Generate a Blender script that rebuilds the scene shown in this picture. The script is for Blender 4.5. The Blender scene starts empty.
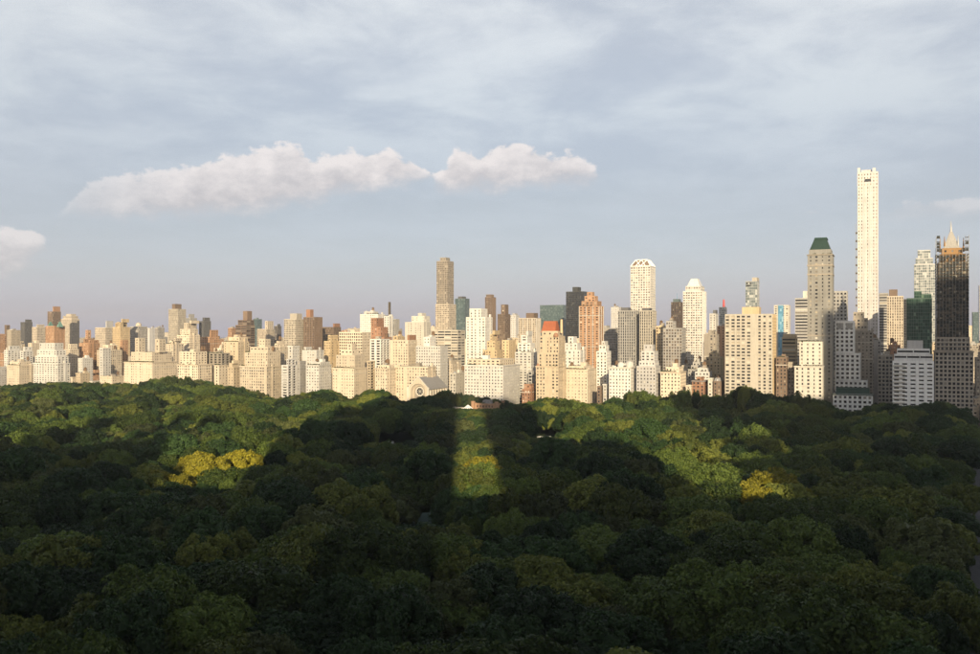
import bpy, math, random
import numpy as np
from mathutils import Vector
random.seed(7); np.random.seed(7)
SC = bpy.context.scene
COL = SC.collection
# ------------------------------------------------------------------ camera, sky, sun, exposure
H = 88.0            # camera height above the street
F = 900.0           # focal length in photo pixels (photo 980 x 654)
HY = 331.0          # horizon row
PHI = math.atan(0.45)   # angle of the avenue to the picture plane
D5 = 971.0          # distance of the avenue's building line straight ahead
SUN_TAN = 0.24; SUN_DX = -0.03
cam_d = bpy.data.cameras.new('camera'); cam = bpy.data.objects.new('camera', cam_d); COL.objects.link(cam)
cam.location = (0, 0, H); cam.rotation_euler = (math.radians(90), 0, 0)
cam_d.sensor_width = 36; cam_d.lens = 36 * F / 980; cam_d.shift_y = (HY - 327.0) / 980
cam_d.clip_start = 1; cam_d.clip_end = 60000
SC.camera = cam
vs = SC.view_settings
vs.view_transform = 'Standard'; vs.look = 'None'; vs.gamma = 1; vs.use_curve_mapping = False; vs.exposure = 0.5
SC.render.engine = 'CYCLES'
SC.cycles.use_denoising = True; SC.cycles.denoising_prefilter = 'FAST'
SC.cycles.max_bounces = 6; SC.cycles.diffuse_bounces = 3; SC.cycles.glossy_bounces = 2
SC.cycles.transparent_max_bounces = 8; SC.cycles.transmission_bounces = 2; SC.cycles.volume_bounces = 1
SC.cycles.sample_clamp_indirect = 4

sun_d = bpy.data.lights.new('sun', 'SUN'); sun = bpy.data.objects.new('sun', sun_d); COL.objects.link(sun)
sun_d.energy = 4.8; sun_d.angle = math.radians(0.5); sun_d.color = (1.0, 0.81, 0.53)
sun.location = (0, -300, 500)
sun.rotation_euler = Vector((SUN_DX, 1, -SUN_TAN)).to_track_quat('-Z', 'Y').to_euler()

class NT:
    """small helper for node trees"""
    def __init__(s, tree): s.t = tree; s.n = tree.nodes; s.l = tree.links
    def add(s, typ, **kw):
        nd = s.n.new(typ)
        for k, v in kw.items(): setattr(nd, k, v)
        return nd
    def put(s, sock, v):
        if hasattr(v, 'is_linked') or hasattr(v, 'links'): s.l.new(v, sock)
        else: sock.default_value = v
    def math(s, op, a, b=0.0, c=None, clamp=False):
        nd = s.add('ShaderNodeMath', operation=op, use_clamp=clamp)
        s.put(nd.inputs[0], a); s.put(nd.inputs[1], b)
        if c is not None: s.put(nd.inputs[2], c)
        return nd.outputs[0]
    def sstep(s, v, a, b, c=0.0, d=1.0):
        nd = s.add('ShaderNodeMapRange', interpolation_type='SMOOTHSTEP')
        s.put(nd.inputs[0], v); s.put(nd.inputs[1], a); s.put(nd.inputs[2], b); s.put(nd.inputs[3], c); s.put(nd.inputs[4], d)
        return nd.outputs[0]
    def mix(s, f, a, b, blend='MIX'):
        nd = s.add('ShaderNodeMix', data_type='RGBA', blend_type=blend)
        s.put(nd.inputs[0], f)
        for sock, v in ((nd.inputs[6], a), (nd.inputs[7], b)):
            s.put(sock, tuple(v) + (1,) if isinstance(v, tuple) and len(v) == 3 else v)
        return nd.outputs[2]
    def noise(s, vec, scale, detail=3, rough=.5, dim='3D'):
        nd = s.add('ShaderNodeTexNoise', noise_dimensions=dim)
        s.put(nd.inputs['Vector'], vec); nd.inputs['Scale'].default_value = scale
        nd.inputs['Detail'].default_value = detail; nd.inputs['Roughness'].default_value = rough
        return nd.outputs[0]
    def ramp(s, v, stops, interp='LINEAR'):
        nd = s.add('ShaderNodeValToRGB'); cr = nd.color_ramp; cr.interpolation = interp
        while len(cr.elements) < len(stops): cr.elements.new(.5)
        for e, (p, c) in zip(cr.elements, stops): e.position = p; e.color = tuple(c) + (1,)
        s.put(nd.inputs[0], v); return nd.outputs[0]

world = bpy.data.worlds.new('World'); SC.world = world; world.use_nodes = True
def build_world():
    t = NT(world.node_tree); t.n.clear()
    out = t.add('ShaderNodeOutputWorld'); bg = t.add('ShaderNodeBackground')
    t.l.new(bg.outputs[0], out.inputs[0])
    sky = t.add('ShaderNodeTexSky', sky_type='NISHITA')
    sky.sun_disc = False; sky.sun_elevation = math.atan(SUN_TAN); sky.sun_rotation = math.pi + 0.03
    sky.altitude = 50; sky.air_density = 1.0; sky.dust_density = 1.6; sky.ozone_density = 1.5
    gen = t.add('ShaderNodeTexCoord').outputs['Generated']
    sep = t.add('ShaderNodeSeparateXYZ'); t.l.new(gen, sep.inputs[0])
    X, Y, Z = sep.outputs
    nish = t.add('ShaderNodeVectorMath', operation='SCALE'); t.l.new(sky.outputs[0], nish.inputs[0]); nish.inputs[3].default_value = 0.1
    # high thin overcast: a translucent cloud sheet seen in perspective, breaking up overhead
    zc = t.math('ADD', t.math('MAXIMUM', Z, 0.0), 0.16)
    comb = t.add('ShaderNodeCombineXYZ'); t.put(comb.inputs[0], t.math('DIVIDE', X, zc)); t.put(comb.inputs[1], t.math('DIVIDE', Y, zc))
    warp = t.add('ShaderNodeTexNoise'); t.l.new(comb.outputs[0], warp.inputs['Vector']); warp.inputs['Scale'].default_value = 1.1; warp.inputs['Detail'].default_value = 3
    wv = t.add('ShaderNodeVectorMath', operation='MULTIPLY_ADD'); t.l.new(warp.outputs[1], wv.inputs[0]); wv.inputs[1].default_value = (.5, .35, 0); t.l.new(comb.outputs[0], wv.inputs[2])
    n1 = t.noise(wv.outputs[0], 1.25, 6, .55)
    n2 = t.noise(wv.outputs[0], 3.2, 6, .6)
    tex = t.sstep(t.math('ADD', t.math('MULTIPLY', n1, .62), t.math('MULTIPLY', n2, .38)), .39, .61)
    txa = tex
    low = t.ramp(Z, [(0.0, (.222, .228, .385)), (.06, (.220, .214, .300)), (.14, (.215, .198, .238)), (.24, (.265, .255, .285)), (.36, (.305, .295, .315))])
    high = t.ramp(Z, [(0.0, (.227, .232, .392)), (.06, (.230, .224, .318)), (.14, (.245, .228, .272)), (.24, (.385, .370, .378)), (.36, (.505, .482, .475))])
    sheet = t.mix(txa, low, high)
    up = t.sstep(Z, .36, .80, 1.0, .16)
    tone = t.add('ShaderNodeVectorMath', operation='MULTIPLY'); t.l.new(sheet, tone.inputs[0]); tone.inputs[1].default_value = (.97, .985, .93); sheet = tone.outputs[0]
    shs = t.add('ShaderNodeVectorMath', operation='SCALE'); t.l.new(sheet, shs.inputs[0]); t.l.new(up, shs.inputs[3])
    thin = t.add('ShaderNodeVectorMath', operation='SCALE'); t.l.new(nish.outputs[0], thin.inputs[0]); thin.inputs[3].default_value = .42
    bsum = t.add('ShaderNodeVectorMath', operation='ADD'); t.l.new(shs.outputs[0], bsum.inputs[0]); t.l.new(thin.outputs[0], bsum.inputs[1])
    base = bsum.outputs[0]
    # cumulus banks low over the skyline, as top and base height against azimuth
    az = t.math('ARCTAN2', X, Y); el = t.math('ARCTAN2', Z, t.math('SQRT', t.math('ADD', t.math('MULTIPLY', X, X), t.math('MULTIPLY', Y, Y))))
    azc = t.add('ShaderNodeCombineXYZ'); t.put(azc.inputs[0], az); t.put(azc.inputs[1], t.math('MULTIPLY', el, 1.5))
    w1 = t.math('SUBTRACT', t.noise(azc.outputs[0], 34, 7, .62), .5)
    w2 = t.math('SUBTRACT', t.noise(azc.outputs[0], 11, 3, .5), .5)
    tops = [(-20, 224), (0, 229), (12, 228), (22, 233), (34, 228), (45, 241), (52, 262), (56, 221), (66, 208), (78, 194), (92, 184), (108, 177), (130, 173), (160, 173), (190, 167), (215, 160), (235, 153), (262, 150),
            (285, 146), (302, 147), (311, 161), (330, 160), (350, 156), (375, 152), (392, 151), (406, 158), (424, 169), (431, 180), (438, 176), (446, 166), (456, 149), (468, 151), (480, 158), (500, 146), (525, 144),
            (545, 154), (560, 158), (571, 151), (590, 164), (604, 179), (612, 196), (860, 222), (884, 210), (900, 200), (922, 195), (945, 199), (985, 203), (1010, 215)]
    bots = [(-20, 282), (0, 276), (20, 270), (44, 250), (52, 252), (56, 220), (80, 219), (120, 218), (200, 217), (250, 211), (300, 203), (340, 196), (380, 189), (428, 181), (431, 178), (438, 191), (470, 193), (520, 189), (570, 186), (604, 181), (612, 186), (860, 214), (890, 218), (940, 219), (985, 218), (1010, 212)]
    def curve(pts):
        nd = t.add('ShaderNodeFloatCurve'); cu = nd.mapping.curves[0]
        q = [((math.atan((x - 490) / F) + .7) / 1.4, (HY - y) * math.cos(math.atan((x - 490) / F)) / F / .3) for x, y in pts]
        while len(cu.points) < len(q): cu.points.new(.5, .5)
        for p, (a, b) in zip(cu.points, q): p.location = (a, b); p.handle_type = 'VECTOR'
        nd.mapping.update()
        t.put(nd.inputs['Value'], t.math('DIVIDE', t.math('ADD', az, .7), 1.4))
        return t.math('MULTIPLY', nd.outputs[0], .3)
    T, B = curve(tops), curve(bots)
    wob = t.math('ADD', t.math('MULTIPLY', w1, .046), t.math('MULTIPLY', w2, .016))
    dt = t.math('ADD', t.math('SUBTRACT', T, el), wob); db = t.math('ADD', t.math('SUBTRACT', el, B), t.math('MULTIPLY', wob, .7))
    m = t.math('MULTIPLY', t.sstep(dt, -.001, .0055), t.sstep(db, -.009, .016))
    infr = t.sstep(t.math('ABSOLUTE', az), .52, .60, 1.0, 0.0)
    # the same kind of cumulus goes on round the rest of the sky
    n3 = t.noise(azc.outputs[0], 5.0, 5, .55)
    ring = t.math('MULTIPLY', t.sstep(n3, .56, .62), t.math('MULTIPLY', t.sstep(el, .10, .15), t.sstep(el, .18, .26, 1.0, 0.0)))
    op = t.math('DIVIDE', t.math('SUBTRACT', HY * 1.0 / F, curve([(x, HY * (1 - q)) for x, q in ((-20, .85), (40, .75), (54, .15), (80, .40), (130, .70), (200, .9), (425, .92), (600, .85), (612, .5), (700, .4), (860, .3), (1000, .42))])), 1.0)
    op = t.math('SUBTRACT', 1.0, t.math('MULTIPLY', op, F / HY), clamp=True)
    fa = t.math('MULTIPLY', t.math('MULTIPLY', m, infr), op)
    fb = t.math('MULTIPLY', ring, t.math('SUBTRACT', 1.0, infr))
    fac = t.math('ADD', fa, fb, clamp=True)
    rel = t.math('DIVIDE', t.math('SUBTRACT', el, B), t.math('MAXIMUM', t.math('SUBTRACT', T, B), .01))
    bright = t.math('ADD', t.math('ADD', t.sstep(rel, -.1, 1.1), t.math('MULTIPLY', w1, 2.4)), t.math('MULTIPLY', w2, 1.6), clamp=True)
    ccol = t.mix(bright, (.43, .415, .43), (.645, .605, .595))
    colr = t.mix(fac, base, ccol)
    t.l.new(colr, bg.inputs[0]); bg.inputs[1].default_value = 1.0
build_world()

# ------------------------------------------------------------------ mesh helpers
def tag(o, label=None, cat=None, group=None, kind=None):
    if label: o['label'] = label
    if cat: o['category'] = cat
    if group: o['group'] = group
    if kind: o['kind'] = kind
    return o
def empty(name, loc=(0, 0, 0), rz=0):
    o = bpy.data.objects.new(name, None); COL.objects.link(o)
    o.location = loc; o.rotation_euler = (0, 0, rz); o.empty_display_size = 2
    return o
class MB:
    def __init__(s): s.v = []; s.f = []; s.r = []
    def quads(s, arr, rnd=None):
        """arr: (n,4,3)"""
        arr = np.asarray(arr, float).reshape(-1, 4, 3); b = len(s.v); n = len(arr)
        s.v.extend(arr.reshape(-1, 3).tolist())
        s.f.extend((np.arange(n * 4).reshape(-1, 4) + b).tolist())
        s.r.extend(([0.5] * n) if rnd is None else list(rnd))
    def poly(s, pts):
        b = len(s.v); s.v.extend([tuple(p) for p in pts]); s.f.append(list(range(b, b + len(pts)))); s.r.append(.5)
    def box(s, x0, x1, y0, y1, z0, z1, bottom=False):
        p = lambda x, y, z: (x, y, z)
        q = [[p(x0, y0, z0), p(x1, y0, z0), p(x1, y0, z1), p(x0, y0, z1)], [p(x1, y0, z0), p(x1, y1, z0), p(x1, y1, z1), p(x1, y0, z1)],
             [p(x1, y1, z0), p(x0, y1, z0), p(x0, y1, z1), p(x1, y1, z1)], [p(x0, y1, z0), p(x0, y0, z0), p(x0, y0, z1), p(x0, y1, z1)],
             [p(x0, y0, z1), p(x1, y0, z1), p(x1, y1, z1), p(x0, y1, z1)]]
        if bottom: q.append([p(x0, y1, z0), p(x1, y1, z0), p(x1, y0, z0), p(x0, y0, z0)])
        s.quads(q)
    def frustum(s, x0, x1, y0, y1, z0, X0, X1, Y0, Y1, z1):
        a = [(x0, y0, z0), (x1, y0, z0), (x1, y1, z0), (x0, y1, z0)]; b = [(X0, Y0, z1), (X1, Y0, z1), (X1, Y1, z1), (X0, Y1, z1)]
        for i in range(4): s.quads([[a[i], a[(i + 1) % 4], b[(i + 1) % 4], b[i]]])
        s.quads([b])
    def cyl(s, cx, cy, z0, z1, r0, r1=None, n=10, cap=True):
        r1 = r0 if r1 is None else r1
        A = [(cx + r0 * math.cos(2 * math.pi * i / n), cy + r0 * math.sin(2 * math.pi * i / n), z0) for i in range(n)]
        Bp = [(cx + r1 * math.cos(2 * math.pi * i / n), cy + r1 * math.sin(2 * math.pi * i / n), z1) for i in range(n)]
        for i in range(n): s.quads([[A[i], A[(i + 1) % n], Bp[(i + 1) % n], Bp[i]]])
        if cap and r1 > .02: s.poly(Bp)
    def tube(s, pts, rads, n=6):
        rings = []
        for i, p in enumerate(pts):
            p = Vector(p); d = (Vector(pts[min(i + 1, len(pts) - 1)]) - Vector(pts[max(i - 1, 0)])).normalized()
            u = d.orthogonal().normalized(); w = d.cross(u)
            rings.append([tuple(p + (u * math.cos(2 * math.pi * k / n) + w * math.sin(2 * math.pi * k / n)) * rads[i]) for k in range(n)])
        for a, b in zip(rings, rings[1:]):
            for k in range(n): s.quads([[a[k], a[(k + 1) % n], b[(k + 1) % n], b[k]]])
        s.poly(rings[-1])
    def mesh(s, name, mat, attr=False, smooth=False):
        me = bpy.data.meshes.new(name); me.from_pydata(s.v, [], s.f)
        if attr:
            a = me.attributes.new('rnd', 'FLOAT', 'FACE'); a.data.foreach_set('value', np.array(s.r, np.float32))
        if smooth: me.shade_smooth()
        me.materials.append(mat); return me
    def build(s, name, mat, parent=None, attr=False, smooth=False):
        o = bpy.data.objects.new(name, s.mesh(name, mat, attr, smooth)); COL.objects.link(o)
        if parent: o.parent = parent
        return o

# ------------------------------------------------------------------ materials
MATS = {}
def new_mat(name):
    m = bpy.data.materials.new(name); m.use_nodes = True
    t = NT(m.node_tree); p = t.n['Principled BSDF']; return m, t, p
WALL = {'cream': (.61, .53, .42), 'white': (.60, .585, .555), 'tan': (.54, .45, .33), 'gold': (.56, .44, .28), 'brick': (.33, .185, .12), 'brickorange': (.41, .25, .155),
        'brown': (.20, .145, .11), 'gray': (.36, .35, .335), 'dkgray': (.12, .12, .125), 'concrete': (.44, .405, .345), 'beige': (.50, .44, .36), 'stone': (.33, .295, .25),
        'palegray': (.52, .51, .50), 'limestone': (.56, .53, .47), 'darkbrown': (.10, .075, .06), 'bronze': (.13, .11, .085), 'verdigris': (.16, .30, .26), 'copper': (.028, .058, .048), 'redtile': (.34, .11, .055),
        'slate': (.27, .265, .265), 'tar': (.12, .115, .11), 'gravel': (.30, .28, .25), 'wood': (.17, .11, .07), 'steel': (.30, .31, .32), 'netting': (.030, .034, .034), 'gilt': (.24, .14, .06), 'tealgray': (.13, .17, .18), 'redpaint': (.55, .05, .05), 'sky_blue': (.16, .36, .52), 'towergray': (.275, .268, .25), 'greengray': (.10, .15, .13), 'graphite': (.055, .058, .06), 'black': (.02, .02, .022), 'asphalt': (.05, .05, .052), 'paving': (.075, .075, .076), 'whitepaint': (.8, .8, .78), 'rosewhite': (.56, .535, .53), 'whitebrick': (.80, .80, .78)}
def wall(key):
    if key in MATS: return MATS[key]
    m, t, p = new_mat(key); c = WALL[key]
    obj = t.add('ShaderNodeTexCoord').outputs['Object']
    n1 = t.noise(obj, .07, 4, .6)
    mp = t.add('ShaderNodeMapping'); t.l.new(obj, mp.inputs[0]); mp.inputs['Scale'].default_value = (.9, .9, .05)
    n2 = t.noise(mp.outputs[0], 1.0, 4, .6)
    n3 = t.noise(obj, 1.1, 3, .7)
    rnd = t.add('ShaderNodeObjectInfo').outputs['Random']
    v = t.math('ADD', t.math('MULTIPLY', n1, .62), t.math('ADD', t.math('MULTIPLY', n2, .62), t.math('MULTIPLY', n3, .34)))
    v = t.math('ADD', t.math('ADD', .06, v), t.math('MULTIPLY', rnd, .30))
    dark = tuple(x * y for x, y in zip(c, (.62, .56, .50)))
    col = t.mix(t.sstep(n1, .50, .75, 0, .35), c, dark)
    vm = t.add('ShaderNodeVectorMath', operation='SCALE'); t.l.new(col, vm.inputs[0]); t.l.new(v, vm.inputs[3])
    t.l.new(vm.outputs[0], p.inputs['Base Color'])
    p.inputs['Roughness'].default_value = .45 if key in ('verdigris', 'copper', 'gilt', 'steel', 'whitepaint', 'redpaint') else .85
    p.inputs['Specular IOR Level'].default_value = .3
    if key == 'gilt': p.inputs['Metallic'].default_value = .35
    MATS[key] = m; return m
def glass(key='glass'):
    if key in MATS: return MATS[key]
    m, t, p = new_mat(key)
    a = t.add('ShaderNodeAttribute', attribute_name='rnd').outputs['Fac']
    st = {'glass': [(0, (.022, .025, .03)), (.34, (.045, .045, .05)), (.52, (.10, .095, .09)), (.70, (.22, .20, .17)), (.86, (.42, .37, .29)), (.95, (.58, .55, .48))],
          'glasssoft': [(0, (.11, .095, .08)), (.3, (.19, .165, .135)), (.6, (.32, .28, .225)), (.85, (.46, .41, .33))],
          'glassblack': [(0, (.008, .009, .012)), (.5, (.015, .017, .02)), (.85, (.03, .033, .036)), (.96, (.06, .06, .06))],
          'glassdark': [(0, (.012, .014, .018)), (.5, (.03, .033, .04)), (.8, (.07, .07, .075)), (.93, (.25, .23, .2))],
          'glassteal': [(0, (.05, .085, .09)), (.5, (.08, .12, .125)), (.85, (.14, .19, .19))],
          'glassgreen': [(0, (.015, .045, .033)), (.4, (.026, .065, .047)), (.75, (.05, .105, .078)), (.93, (.12, .19, .14))],
          'glassblue': [(0, (.10, .26, .40)), (.5, (.15, .36, .52)), (.85, (.3, .5, .62))],
          'glassbronze': [(0, (.07, .055, .04)), (.4, (.13, .10, .075)), (.7, (.22, .18, .135)), (.9, (.4, .35, .28))],
          'glasspale': [(0, (.12, .15, .155)), (.4, (.22, .25, .25)), (.75, (.34, .37, .36)), (.9, (.48, .5, .48))]}[key]
    col = t.ramp(a, st, 'CONSTANT')
    t.l.new(col, p.inputs['Base Color'])
    p.inputs['Roughness'].default_value = .18
    p.inputs['Specular IOR Level'].default_value = .5 if key == 'glass' else .8
    MATS[key] = m; return m

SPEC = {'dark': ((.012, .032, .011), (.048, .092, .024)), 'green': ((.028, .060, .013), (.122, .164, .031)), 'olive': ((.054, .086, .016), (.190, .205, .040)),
        'yellow': ((.15, .155, .014), (.38, .330, .032)), 'brownish': ((.036, .054, .018), (.115, .130, .040)), 'shrub': ((.03, .05, .012), (.05, .07, .02))}  # yellow has sunlight painted into its bright tone, for sunlit patches only
def leafmat(key):
    k = 'leaf_' + key
    if k in MATS: return MATS[k]
    m, t, p = new_mat(k); lo, hi = SPEC[key]
    a = t.add('ShaderNodeAttribute', attribute_name='rnd').outputs['Fac']
    rnd = t.add('ShaderNodeObjectInfo').outputs['Random']
    col = t.mix(t.math('ADD', t.math('MULTIPLY', a, .6), t.math('MULTIPLY', rnd, .4)), lo, hi)
    vm = t.add('ShaderNodeVectorMath', operation='SCALE'); t.l.new(col, vm.inputs[0]); t.put(vm.inputs[3], t.math('ADD', .68, t.math('MULTIPLY', rnd, .6)))
    t.l.new(vm.outputs[0], p.inputs['Base Color'])
    p.inputs['Roughness'].default_value = .6; p.inputs['Specular IOR Level'].default_value = .25
    tr = t.add('ShaderNodeBsdfTranslucent'); t.l.new(vm.outputs[0], tr.inputs[0])
    ms = t.add('ShaderNodeMixShader'); ms.inputs[0].default_value = .22
    t.l.new(p.outputs[0], ms.inputs[1]); t.l.new(tr.outputs[0], ms.inputs[2])
    t.l.new(ms.outputs[0], t.n['Material Output'].inputs[0])
    MATS[k] = m; return m
def simple(key, c, rough=.8, spec=.3, noise_scale=None, metallic=0):
    if key in MATS: return MATS[key]
    m, t, p = new_mat(key)
    if noise_scale:
        obj = t.add('ShaderNodeTexCoord').outputs['Object']
        n = t.noise(obj, noise_scale, 5, .65)
        t.l.new(t.mix(t.sstep(n, .3, .7), tuple(x * .62 for x in c), tuple(min(1, x * 1.3) for x in c)), p.inputs['Base Color'])
    else: p.inputs['Base Color'].default_value = tuple(c) + (1,)
    p.inputs['Roughness'].default_value = rough; p.inputs['Specular IOR Level'].default_value = spec; p.inputs['Metallic'].default_value = metallic
    MATS[key] = m; return m

# ------------------------------------------------------------------ avenue coordinates: s along the avenue, r away from the park
CP, SP = math.cos(PHI), math.sin(PHI)
def u_of(px): return (px - 490.0) / F
def z_at(px, r): u = u_of(px); return (r + D5 * CP) / (u * SP + CP)
def s_at(px, r): z = z_at(px, r); return u_of(px) * z * CP - (z - D5) * SP
def world_sr(s, r): return (s * CP + r * SP, D5 - s * SP + r * CP)
def hgt(y, z): return H + (HY - y) * z / F
def ground_pt(px, y, h=0.0):
    z = (H - h) * F / (y - HY); return (u_of(px) * z, z)

TOPL = [(-60, 386), (0, 386), (30, 384), (60, 383), (90, 384), (130, 384), (150, 381), (165, 378), (185, 378), (205, 382), (220, 386), (245, 389), (262, 394), (276, 399), (290, 397), (305, 393), (330, 391), (338, 395), (346, 400), (356, 397), (370, 391), (385, 391), (396, 401), (408, 402), (425, 397), (440, 393), (456, 392), (472, 397), (490, 400), (505, 402), (522, 405), (535, 401), (550, 397), (566, 400), (585, 402), (600, 405), (612, 401), (630, 393), (645, 391), (662, 399), (676, 394), (692, 391), (710, 398), (722, 395), (745, 388), (758, 391), (772, 400), (790, 397), (802, 395), (822, 402), (846, 411), (862, 410), (880, 404), (900, 407), (920, 405), (940, 403), (955, 405), (966, 412), (980, 424)]
def topl(px): return float(np.interp(px, [p for p, _ in TOPL], [q for _, q in TOPL]))
# ------------------------------------------------------------------ ground
def structure(name, mb, mat): return tag(mb.build(name, mat), kind='structure')
g = MB(); R0 = 12000
g.quads([[(-R0, -3000, 0), (R0, -3000, 0), (R0, R0, 0), (-R0, R0, 0)]])
structure('ground', g, simple('city_ground', (.10, .095, .085), .95, .2, .02))
# park lawn sheet
def sr_pt(px, r, z): x, y = world_sr(s_at(px, r), r); return (x, y, z)
g = MB()
L = sr_pt(-40, -24, .004); Rr = sr_pt(969, -24, .004)
g.poly([(5, 20, .004), Rr, L, (-900, 900, .004), (-900, 20, .004)])
structure('park_lawn', g, simple('lawn', (.035, .055, .016), .95, .2, .05))
# Fifth-avenue-like roadway in front of the building line
g = MB(); a0 = [world_sr(s, -20) for s in (-1400, 700)]; a1 = [world_sr(s, -5) for s in (-1400, 700)]
g.quads([[(*a0[0], .008), (*a0[1], .008), (*a1[1], .008), (*a1[0], .008)]])
structure('avenue_road', g, wall('asphalt'))
g = MB()
for rr in (-5, -22.5):
    for k in range(1):
        p = [world_sr(s, q) for s, q in ((-1400, rr), (700, rr), (700, rr + 4.6 if rr == -5 else rr + 2.4), (-1400, rr + 4.6 if rr == -5 else rr + 2.4))]
        b = [(x, y, .012) for x, y in p]; tq = [(x, y, .14) for x, y in p]
        for i in range(4): g.quads([[b[i], b[(i + 1) % 4], tq[(i + 1) % 4], tq[i]]])
        g.quads([tq])
structure('avenue_pavement', g, wall('paving'))

# ------------------------------------------------------------------ buildings
STY = {  # bay, window width share, floor height, sill share, window height share, recess, glass
    'punched': (3.5, .44, 3.35, .24, .54, .35, 'glass', .14), 'sparse': (5.2, .30, 3.5, .25, .5, .3, 'glass', .14), 'pale': (3.9, .34, 3.4, .28, .42, .2, 'glasssoft', .14),
    'office': (3.3, .62, 3.7, .22, .60, .4, 'glassdark'), 'grid': (4.3, .54, 4.1, .2, .54, .6, 'glassdark'), 'ribbon': (11.0, .93, 3.6, .28, .48, .35, 'glass'),
    'ribs': (2.7, .50, 3.4, .10, .80, .7, 'glassdark'), 'ribsbronze': (2.7, .52, 3.4, .12, .76, .5, 'glassbronze'), 'curtaindark': (2.4, .86, 3.6, .08, .84, .12, 'glassblack'), 'curtainteal': (2.4, .88, 3.6, .06, .88, .12, 'glassteal'),
    'curtaingreen': (2.2, .90, 3.6, .05, .90, .12, 'glassgreen'), 'curtainblue': (2.4, .9, 3.6, .05, .9, .1, 'glassblue'), 'curtainpale': (2.6, .88, 3.7, .06, .84, .12, 'glasspale'), 'bronze': (3.0, .62, 3.4, .16, .66, .25, 'glassbronze'),
    'balcony': (7.6, .62, 3.1, .20, .62, 1.3, 'glassdark'), 'wide': (5.4, .52, 3.0, .28, .46, .45, 'glass'), 'arch': (7.0, .38, 9.0, .2, .62, .7, 'glassdark'), 'blank': None, 'strip': (6.2, .60, 3.6, .34, .36, .4, 'glassdark'), 'whitegrid': (3.5, .64, 3.4, .20, .60, .3, 'glasssoft'), 'slabwin': (4.8, .62, 3.1, .24, .54, .5, 'glass', .06), 'rows': (3.4, .42, 3.4, .28, .46, .3, 'glass'), 'slim': (3.1, .36, 3.9, .25, .48, .35, 'glasssoft')}
def facade(wm, gm, o, a, nrm, w, z0, z1, sty, rng):
    """windowed wall: piers, spandrels, reveals, and one pane for each opening"""
    o = np.array(o, float); a = np.array(a, float); nrm = np.array(nrm, float)
    def P(u, v, d): return np.stack([o[0] + a[0] * u - nrm[0] * d, o[1] + a[1] * u - nrm[1] * d, v + 0 * u], -1)
    h = z1 - z0
    if sty is None or w < 2.2 or h < 3.0:
        wm.quads([[P(np.float64(0), z0, 0), P(np.float64(w), z0, 0), P(np.float64(w), z1, 0), P(np.float64(0), z1, 0)]]); return
    bay, ww, fh, sl, wh, rec = sty[:6]
    nx = max(1, int(round(w / bay))); ny = max(1, int((h - 1.0) / fh)); cw = w / nx
    if nx == 1 and bay < 8: cw = w
    lo = np.arange(nx) * cw + cw * (1 - ww) / 2; hi = lo + cw * ww
    if len(sty) > 7 and nx > 3:      # masonry fronts: uneven bays, some blind
        k = rng.random(nx) > sty[7]; k[rng.integers(nx)] = True; mid = (lo + hi) / 2; hw = cw * ww / 2 * rng.choice([.72, 1.0, 1.0, 1.35], nx)
        mid = mid + rng.uniform(-.10, .10, nx) * cw; lo, hi = (mid - hw)[k], (mid + hw)[k]; nx = len(lo)
    zb = z1 - 1.0 - ny * fh + np.arange(ny) * fh + sl * fh; zt = zb + wh * fh
    def Q(u0, u1, v0, v1, d): return np.stack([P(u0, v0, d), P(u1, v0, d), P(u1, v1, d), P(u0, v1, d)], -2)
    pe0 = np.concatenate([[0], hi]); pe1 = np.concatenate([lo, [w]])
    wm.quads(Q(pe0, pe1, np.full(nx + 1, z0), np.full(nx + 1, z1), 0.0))
    sv0 = np.concatenate([[z0], zt]); sv1 = np.concatenate([zb, [z1]])
    L, S0 = np.meshgrid(lo, sv0); Hh, S1 = np.meshgrid(hi, sv1)
    wm.quads(Q(L.ravel(), Hh.ravel(), S0.ravel(), S1.ravel(), 0.0))
    for e in (lo, hi):
        v0 = np.full(nx, zb[0]); v1 = np.full(nx, zt[-1])
        wm.quads(np.stack([P(e, v0, 0), P(e, v0, rec), P(e, v1, rec), P(e, v1, 0)], -2))
    L, ZB = np.meshgrid(lo, zb); Hh, ZT = np.meshgrid(hi, zt); L = L.ravel(); Hh = Hh.ravel(); ZB = ZB.ravel(); ZT = ZT.ravel()
    for zz in (ZB, ZT): wm.quads(np.stack([P(L, zz, 0), P(Hh, zz, 0), P(Hh, zz, rec), P(L, zz, rec)], -2))
    gm.quads(Q(L, Hh, ZB, ZT, rec), rng.random(len(L)))

VIS = []      # px extents and top row, for skipping what nothing shows of
PLACED = []   # (s0,s1,r0,r1)
COUNT = {}
def solve(x0, x1, r, d):
    for _ in range(12):
        s0 = max(s_at(x0, r), s_at(x0, r + d)); s1 = min(s_at(x1, r), s_at(x1, r + d))
        if s1 - s0 > min(7, .35 * d): break
        d *= .75
    return s0, max(s1, s0 + 2.5), d
def hits(a, tol=1.2):
    return any(a[0] < b[1] - tol and b[0] < a[1] - tol and a[2] < b[3] - tol and b[2] < a[3] - tol for b in PLACED)
def tank(root, x, y, z, k=1.0):
    m = MB()
    for dx in (-1, 1):
        for dy in (-1, 1): m.box(x + dx * 1.3 * k - .12, x + dx * 1.3 * k + .12, y + dy * 1.3 * k - .12, y + dy * 1.3 * k + .12, z, z + 2.6 * k)
    m.box(x - 1.8 * k, x + 1.8 * k, y - 1.8 * k, y + 1.8 * k, z + 2.6 * k, z + 2.8 * k, True)
    m.cyl(x, y, z + 2.8 * k, z + 6.4 * k, 2.0 * k, 1.85 * k, 10)
    m.cyl(x, y, z + 6.4 * k, z + 8.0 * k, 2.2 * k, .05, 10)
    m.build('water_tank', wall('wood'), root)
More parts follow.
